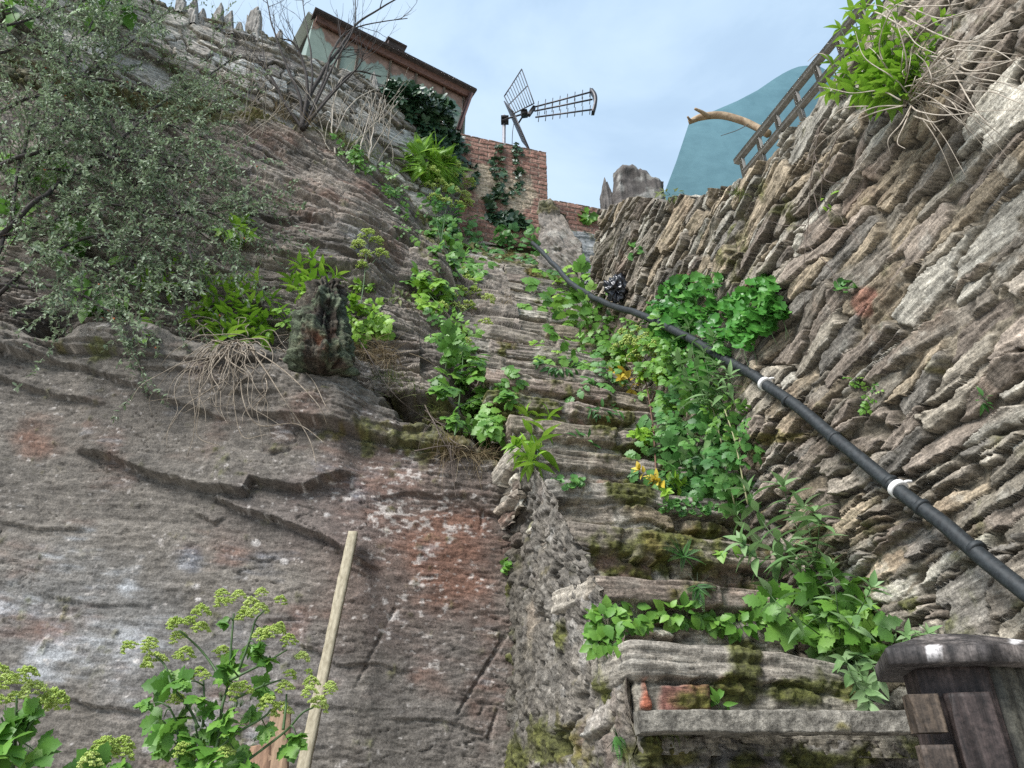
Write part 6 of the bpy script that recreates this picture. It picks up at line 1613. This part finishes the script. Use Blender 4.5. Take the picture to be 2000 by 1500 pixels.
# top of the wall, right
tp = [(x, y) for x, y in ((1640, 60), (1660, 30), (1690, 15), (1720, 30), (1750, 20), (1790, 40), (1630, 120), (1650, 140), (1680, 80), (1720, 90), (1760, 70), (1620, 180), (1640, 165), (1800, 80), (1830, 70), (1840, 30), (1700, 60), (1730, 60), (1660, 95), (1690, 120), (1770, 100), (1810, 110))]
def wP(off): return lambda x, y, o=0: wall_at(x, y, off)
v2 = sprigs('valerian', 'lush green clump topping the dry stone wall with masses of bleached dead stems', 'plant', [[(1760, 190), ((1760 + x) / 2 - 10, (190 + y) / 2 + 6), (x, y)] for x, y in tp], wP(.16), 81, 'lime', T_SPEAR, 7, 40, root=(1770, 190), val=(.5, .2))
a = Acc(); r = np.random.default_rng(8)
for q in ([(1770, 180), (1840, 110), (1920, 75), (2010, 60)], [(1770, 30), (1830, 60), (1900, 75), (2000, 30)], [(1770, 175), (1770, 100), (1740, 20), (1690, 8)], [(1775, 190), (1840, 100), (1900, 95), (1990, 110)], [(1840, 100), (1880, 160), (1910, 220), (1935, 248)], [(1760, 190), (1720, 175), (1660, 180), (1600, 165)], [(1775, 195), (1800, 215), (1860, 222), (2000, 218)],
          [(1780, 200), (1760, 240), (1738, 270), (1742, 300)], [(1778, 205), (1768, 240), (1756, 275), (1772, 288)], [(1770, 200), (1700, 210), (1640, 250), (1590, 330)], [(1765, 200), (1690, 225), (1610, 270), (1570, 330)], [(1790, 160), (1850, 90), (1930, 92), (2020, 150)], [(1760, 170), (1720, 90), (1750, 10), (1820, 0)], [(1780, 190), (1820, 160), (1810, 120), (1790, 100)],
          [(1800, 100), (1870, 110), (1950, 120), (2020, 118)], [(1800, 95), (1870, 130), (1950, 160), (2030, 190)], [(1850, 75), (1860, 40), (1855, 0), (1840, -30)], [(1860, 90), (1890, 130), (1960, 125), (2040, 100)], [(1780, 10), (1830, 30), (1890, 20), (1915, 5)], [(1740, 10), (1800, 10), (1880, 0), (1940, -20)], [(1700, 20), (1760, 45), (1790, 80), (1830, 100)],
          [(1880, 170), (1930, 175), (1970, 195), (2010, 210)], [(1785, 220), (1820, 235), (1845, 232)], [(1760, 165), (1800, 60), (1880, 20), (1960, 15)], [(1700, 210), (1640, 215), (1600, 260), (1580, 300)], [(1640, 165), (1620, 110), (1600, 100), (1580, 115)], [(1780, 185), (1750, 150), (1690, 110), (1668, 60)], [(1790, 150), (1860, 120), (1880, 80), (1965, 80)], [(1790, 165), (1850, 140), (1920, 140), (1990, 160)]):
    n_ = len(q)
    tube_to(a, curve([wall_at(x, y, .14 + .10 * math.sin(2.5 * k / n_) + .04 * r.random()) for k, (x, y) in enumerate(q)], 40, .008, k), [.0026, .0008], 6)
for k in range(40):
    x, y = 1770 + r.normal(0, 25), 185 + r.normal(0, 18); an_ = r.uniform(-2.6, 1.2); L_ = r.uniform(50, 230)
    q = [(x, y), (x + L_ * .5 * math.cos(an_), y - L_ * .4 * math.sin(-an_)), (x + L_ * math.cos(an_), y + L_ * .9 * math.sin(an_) + L_ * .25)]
    tube_to(a, curve([wall_at(*q[0], .06), wall_at(*q[1], r.uniform(.12, .24)), wall_at(*q[2], r.uniform(.05, .2))], 22, .009, k), [.0022, .0007], 5)
a.build('dead_stems', M['twig_pale'], v2)
a = Acc()
for q in ([(1600, 250), (1585, 340), (1580, 430), (1572, 520), (1570, 620)], [(1640, 260), (1610, 330), (1600, 400), (1575, 440), (1562, 500)], [(1590, 380), (1610, 440), (1660, 450), (1680, 480)], [(1575, 440), (1530, 440), (1510, 435)], [(1580, 480), (1620, 520), (1640, 560)], [(1590, 300), (1610, 350), (1660, 360)], [(1610, 400), (1640, 420), (1650, 440)]):
    tube_to(a, curve([pick(x, y, .05) for x, y in q], 30, .006), [.0022, .0009], 5)
tag(a.build('bramble', M['twig_brown']), 'thin bare brown stems trailing down the middle of the dry stone wall', 'dead stems')

# ------------------------------------------------------------------ ferns, weeds and grass
fern('fern', 'small bright fern in the mossy riser above the heart shaped leaves', (1335, 1085), [(1300, 1060), (1318, 1048), (1345, 1052), (1365, 1066), (1378, 1090), (1362, 1106), (1308, 1085), (1330, 1112)], 91, group='ferns in the risers')
fern('fern', 'hanging fern just below another one, near the row of heart shaped leaves', (1362, 1145), [(1345, 1120), (1362, 1116), (1385, 1122), (1395, 1140), (1388, 1160), (1375, 1185), (1355, 1172), (1340, 1150)], 92, group='ferns in the risers')
fern('fern', 'little fern at the foot of the mortar flank below the concrete ledge', (1206, 1438), [(1195, 1470), (1213, 1478), (1220, 1452), (1185, 1462), (1200, 1420)], 93, group='ferns in the risers')
for k, (x, y, rx, ry, n_, sz, lm, tm_, lb) in enumerate((
        (1610, 388, 16, 16, 9, 20, 'lime', T_SPEAR, 'tiny green seedling high on the dry stone wall among the brown stems'), (1243, 490, 14, 16, 14, 16, 'alexdark', T_ROUND, 'small weed on the wall left of the black plastic bag'),
        (1695, 768, 14, 20, 12, 18, 'alex', T_CELERY, 'feathery weed in the dry stone wall right of the upper white bracket'), (1665, 742, 14, 10, 8, 16, 'alex', T_CELERY, 'small feathery weed to the left of the bigger one above the pipe'),
        (1920, 782, 12, 12, 8, 16, 'fern', T_SPEAR, 'little green weed on the large stones near the right edge'), (1650, 560, 24, 14, 14, 14, 'alexdark', T_ROUND, 'creeping weed on the wall right of the smaller pennywort'),
        (1405, 1374, 14, 10, 7, 26, 'alex', T_SPEAR, 'seedling with narrow leaves on top of the concrete ledge'), (1420, 1075, 14, 10, 6, 22, 'alex', T_BROAD, 'two leaved seedling right of the upper fern'),
        (1068, 688, 18, 8, 9, 22, 'lime', T_CELERY, 'small lime green weed on a middle tread'), (1140, 860, 22, 10, 9, 18, 'fern', T_SPEAR, 'thin narrow leaved weed on the pale stone slab'),
        (1110, 940, 34, 12, 24, 13, 'alexdark', T_ROUND, 'tiny creeping weed under the fourth slab edge'), (990, 1105, 10, 14, 16, 12, 'alex', T_ROUND, 'small weed in the corner between cliff and mortar flank'),
        (785, 580, 40, 10, 30, 14, 'grass', T_SPEAR, 'mossy cushion on the upper rock slabs left of the steps'), (1180, 800, 30, 14, 26, 14, 'fern', T_SPEAR, 'grassy weed on the tread below the blue-green rosette'),
        (1345, 990, 60, 18, 60, 11, 'alexdark', T_ROUND, 'creeping dark weed over the stones right of the yellow leaf'), (1090, 715, 44, 12, 50, 15, 'fern', T_SPEAR, 'dark grassy weed along a tread in the middle of the steps'),
        (455, 448, 18, 16, 12, 24, 'lime', T_BROAD, 'bright lime leaves at the right fringe of the bush'), (270, 640, 16, 30, 16, 24, 'lime', T_BROAD, 'lime bramble leaves hanging below the bush'),
        (1310, 380, 24, 10, 26, 10, 'grass', T_SPEAR, 'moss and weeds at the foot of the broad slab on the wall end'), (1150, 425, 16, 14, 14, 14, 'alex', T_ROUND, 'weed in the crack of the slate buttress'))):
    mat_clump('weed', lb, 'weed', [(x, y, rx, ry, 1)], 100 + k, lm, tm_, n_, sz, None, 'small weeds on stone', (.004, .035))
g_ = 'grass tufts on ledges'
tuft('grass_tuft', 'hanging mat of brown dead grass on the ledge just right of the stump', [(735, 690, 30, 20), (760, 700, 24, 20), (715, 680, 24, 18)], 121, 'dry', (40, 100), 90, (.1, -.5, -.1), .8, .003, .8, group=g_)
tuft('grass_tuft', 'dry brown grass hanging from the right end of the ledge above the rock face', [(920, 888, 36, 8), (950, 892, 24, 8), (885, 885, 24, 8)], 122, 'dry', (30, 75), 80, (.1, -.5, .1), .9, .003, .8, group=g_)
tuft('grass_tuft', 'green grass on the ledge between dead grass and leafy umbellifer', [(800, 765, 40, 14), (850, 800, 30, 14), (760, 740, 30, 10)], 123, 'grass', (16, 45), 70, (0, -.5, .6), .8, .003, .6, group=g_)
tuft('grass_tuft', 'green and brown grass fringe along the back edge of the big rock slab', [(690, 285, 30, 10), (725, 310, 24, 18), (755, 350, 20, 24), (650, 270, 24, 8)], 124, 'grass', (18, 50), 60, (.1, -.5, .6), .8, .004, .7, group=g_)
tuft('grass_tuft', 'yellowish grass around the foot of the bare shrub', [(560, 235, 24, 14), (600, 245, 20, 10), (545, 220, 14, 14)], 125, 'dry', (30, 80), 50, (-.1, -.4, .8), .7, .004, .6, group=g_)
tuft('grass_tuft', 'olive grass mats below the rubble wall between bush and bare shrub', [(420, 190, 40, 26), (470, 210, 36, 20), (340, 130, 24, 20), (380, 160, 24, 20)], 126, 'grass', (20, 50), 80, (0, -.5, .5), .9, .004, .8, group=g_)
tuft('grass_tuft', 'spiky dark grass on the top edge of the dry stone wall', [(1455, 385, 18, 10), (1440, 378, 10, 6)], 127, 'grass', (16, 40), 40, (0, -.5, .5), .9, .003, .6, group=g_)
tuft('grass_tuft', 'wispy dry grass drooping off a tread in the upper steps', [(990, 590, 14, 8)], 128, 'dry', (20, 50), 50, (0, -.5, .4), .7, .003, 1.0, group=g_)
tuft('grass_tuft', 'dark grass below the concrete ledge in the mossy corner', [(1300, 1435, 40, 5)], 129, 'grass', (8, 22), 60, (0, -.5, .0), .8, .002, .8, group=g_)
tuft('grass_tuft', 'sparse grass fringing the end of the upper steps near the brick wall', [(930, 465, 24, 8), (900, 480, 14, 10), (1000, 470, 20, 6)], 130, 'grass', (12, 34), 50, (0, -.5, .6), .8, .003, .6, group=g_)
a = Acc(); r = np.random.default_rng(9)
for q in ([(830, 790), (860, 850), (885, 900), (890, 970)], [(880, 870), (886, 930), (892, 972)], [(700, 660), (760, 760), (820, 810), (870, 830)], [(830, 800), (880, 840), (950, 850)], [(840, 820), (880, 812), (910, 830)], [(850, 830), (870, 850), (880, 872)], [(810, 880), (870, 870), (940, 885)], [(870, 850), (900, 870), (960, 880), (985, 870)]):
    tube_to(a, curve([pick(x, y, .04) for x, y in q], 24, .005), [.0035, .0014], 5)
strands(a, [(870, 840), (900, 850), (850, 830)], r, 22, (30, 90), .8, .0018)
tag(a.build('dead_stalks', M['twig_brown']), 'tangle of brown dead stalks on the ledge under the leafy umbellifer', 'dead stems')

# ------------------------------------------------------------------ bare shrub and its pale dead neighbours
def branchy(acc, p, d, L_, rad, depth, r, spread=.5, up=.25, leaves=None):
    n = 9; q = [p]
    for k in range(n):
        d = unit(d + r.normal(0, .10, 3) + np.array((0, 0, up * .10)))
        q.append(q[-1] + d * L_ / n)
    cv = curve(q, 20); tube_to(acc, cv, [rad, rad * .42], 5 if rad < .006 else 7)
    if leaves is not None: leaves.append(cv)
    if depth:
        for k in range(r.integers(2, 5)):
            i = r.integers(6, 19); dd = unit(cv[min(i + 1, 19)] - cv[i - 1])
            branchy(acc, cv[i], unit(dd + rdir(1, r)[0] * spread), L_ * r.uniform(.4, .7), rad * .55 * (1 - .3 * i / 19), depth - 1, r, spread, up, leaves)
r = np.random.default_rng(21)
rt = pick(592, 252, .05)
sh = thing('bare_shrub', rt, 'leafless dark shrub on the rock edge in front of the shed', 'shrub')
a = Acc(); SD = rt[1]
def sh_at(x, y, dd): return at(x, y, SD + dd)
for k, (q, rd) in enumerate((([(592, 252), (600, 200), (625, 150), (660, 100), (700, 45), (780, -5)], .018), ([(590, 252), (585, 190), (560, 130), (535, 60), (520, -10)], .012), ([(596, 250), (640, 190), (690, 140), (745, 150)], .011), ([(590, 250), (600, 180), (592, 120), (575, 85), (548, 75)], .013), ([(592, 250), (625, 180), (650, 100), (690, 55), (795, 35)], .011),
        ([(590, 252), (555, 200), (530, 150), (500, 110)], .010), ([(592, 250), (610, 150), (600, 60), (590, -5)], .009), ([(596, 248), (650, 130), (690, 60), (695, -10)], .009), ([(590, 250), (565, 215), (520, 130), (510, 60)], .008), ([(600, 240), (660, 170), (700, 130), (712, 100)], .009))):
    pts = [sh_at(x, y, -.25 * j / len(q) * (1 if k % 2 else -1) + (0 if j else 0)) for j, (x, y) in enumerate(q)]
    cv = curve(pts, 34, .008, k); tube_to(a, cv, [rd * 1.5, rd * .4], 7)
    for m in range(6):
        i = r.integers(10, 33); dd = unit(cv[min(33, i + 1)] - cv[i - 1])
        branchy(a, cv[i], unit(dd + rdir(1, r)[0] * .6), r.uniform(.25, .6), rd * .32, 1, r, .6, .5)
a.build('branches', M['twig_dark'], sh)
a = Acc()
for k in range(34):
    x, y = r.uniform(625, 770), r.uniform(235, 320); p = pick(x, y, .02)
    branchy(a, p, unit(np.array((r.normal(0, .35), -.2, 1))), r.uniform(.3, .75), .0055, 1 if k % 3 == 0 else 0, r, .5, .1)
for q in ([(655, 300), (648, 240), (660, 170), (668, 150)], [(655, 260), (690, 200), (740, 170)], [(720, 310), (730, 250), (745, 190)], [(690, 330), (715, 250), (735, 180)]):
    tube_to(a, curve([pick(x, y, .12) for x, y in q], 22, .01), [.009, .004], 6)
tag(a.build('dead_stalks', M['twig_pale']), 'pale upright dead stalks between the bare shrub and the ivy', 'dead stems')
a = Acc()
for k in range(26):
    x, y = r.uniform(380, 560), r.uniform(120, 300); p = pick(x, y, .04)
    branchy(a, p, unit(np.array((r.normal(.2, .6), -.5, .5))), r.uniform(.25, .6), .004, 1, r, .6, -.2)
tag(a.build('dead_twigs', M['twig_pale']), 'grey dead twigs scattered over the rock between bush and bare shrub', 'dead stems')

# ------------------------------------------------------------------ the grey-green bush overhanging the cliff
r = np.random.default_rng(77)
bs = thing('cotoneaster_bush', pick(20, 600, .05), 'large sprawling grey-green bush with tiny leaves overhanging the cliff at upper left', 'bush')
a, lf, tw = Acc(), Acc(), Acc(); lines = []
def bP(x, y, off): return pick(x, y, off)
mains = ([(-40, 620), (20, 420), (60, 250), (130, 120), (200, 20), (260, -60)], [(-60, 350), (60, 300), (140, 290), (235, 310), (300, 340), (345, 420), (380, 520)], [(-40, 500), (60, 400), (170, 330), (280, 230), (400, 150), (470, 110)], [(-60, 120), (40, 90), (120, 100), (150, 160), (190, 235)],
         [(-30, 600), (60, 520), (150, 470), (240, 460), (300, 500), (320, 540)], [(-60, 480), (80, 440), (200, 400), (320, 420), (430, 480)], [(100, 280), (200, 230), (300, 240), (380, 262), (430, 280)], [(-30, 560), (90, 560), (160, 580), (220, 605), (250, 625)], [(-60, 240), (40, 200), (100, 180), (180, 130), (230, 60)], [(-40, 60), (60, 40), (130, 10), (220, -30)],
         [(50, 480), (150, 505), (210, 540), (240, 570)], [(200, 300), (290, 315), (360, 330), (420, 345)], [(300, 430), (360, 410), (410, 415), (450, 440)], [(-30, 420), (60, 350), (120, 240), (170, 150), (270, 70), (330, 20)], [(90, 330), (180, 350), (260, 400), (300, 470)], [(150, 150), (230, 160), (300, 190), (370, 180)])
for k, q in enumerate(mains):
    cv = curve([bP(x, y, r.uniform(.25, .55) + .25 * math.sin(math.pi * j / len(q))) for j, (x, y) in enumerate(q)], 60, .02, k)
    tube_to(a, cv, [.013, .004] if k not in (1, 2) else [.017, .006], 6); lines.append(cv)
    for m in range(17):
        i = r.integers(4, 59); dd = unit(cv[min(59, i + 1)] - cv[i - 1])
        branchy(tw, cv[i], unit(dd * .8 + rdir(1, r)[0] * .7 + np.array((.15, -.15, -.15))), r.uniform(.30, .65), .0030, 1, r, .6, -.25, lines)
for k in range(150):                                              # inner twigs filling the mass
    x, y = r.uniform(-40, 400), r.uniform(-30, 600)
    if x > 330 - max(0, 130 - y) * .6 and r.random() < .75: continue
    if y > 400 + x * .38: continue
    branchy(tw, bP(x, y, r.uniform(.05, .4)), unit(np.array((r.normal(.3, .6), -.4, r.normal(0, .5)))), r.uniform(.3, .6), .0030, 1, r, .6, -.2, lines)
O, Y, Z = [], [], []
for cv in lines:
    Lc = np.linalg.norm(np.diff(cv, axis=0), axis=1).sum(); n_ = int(Lc / .011)
    f = r.uniform(.08, 1, n_) * (len(cv) - 1); i = np.minimum(f.astype(int), len(cv) - 2)
    p = cv[i] + (cv[i + 1] - cv[i]) * (f - i)[:, None]; t_ = unit(cv[i + 1] - cv[i])
    O.append(p + rdir(n_, r) * .005); Y.append(t_ * .5 + rdir(n_, r) * .8); Z.append(np.array((0, -.5, .75)) + rdir(n_, r) * .6)
O, Y, Z = np.concatenate(O), np.concatenate(Y), np.concatenate(Z)
if len(O) > 38000:
    s_ = r.choice(len(O), 38000, replace=False); O, Y, Z = O[s_], Y[s_], Z[s_]
place(lf, T_SMALL, O, Y, Z, r.uniform(.017, .034, len(O)), np.clip(r.beta(2.0, 2.6, len(O)), 0, 1))
a.build('branches', M['twig_dark'], bs); tw.build('twigs', M['twig_brown'], bs); lf.build('leaves', LM['sage'], bs)
be = Acc()
for k in range(60):
    p = O[r.integers(len(O))]; dots(be, p, 5, .004, r, .5, .0045)
o_ = be.build('berries', LM['berry'], bs); o_['kind'] = 'stuff'
mat_clump('bramble', 'bright green broad leaves showing through the bottom of the grey-green bush', 'bramble', [(60, 320, 50, 30, 1), (120, 470, 40, 30, 1), (200, 560, 60, 40, 1), (30, 430, 30, 30, .6), (215, 15, 50, 14, 1), (60, 20, 40, 20, .6)], 140, 'alex', T_BROAD, 150, 30, None, None, (.1, .4), stem='twig_brown')
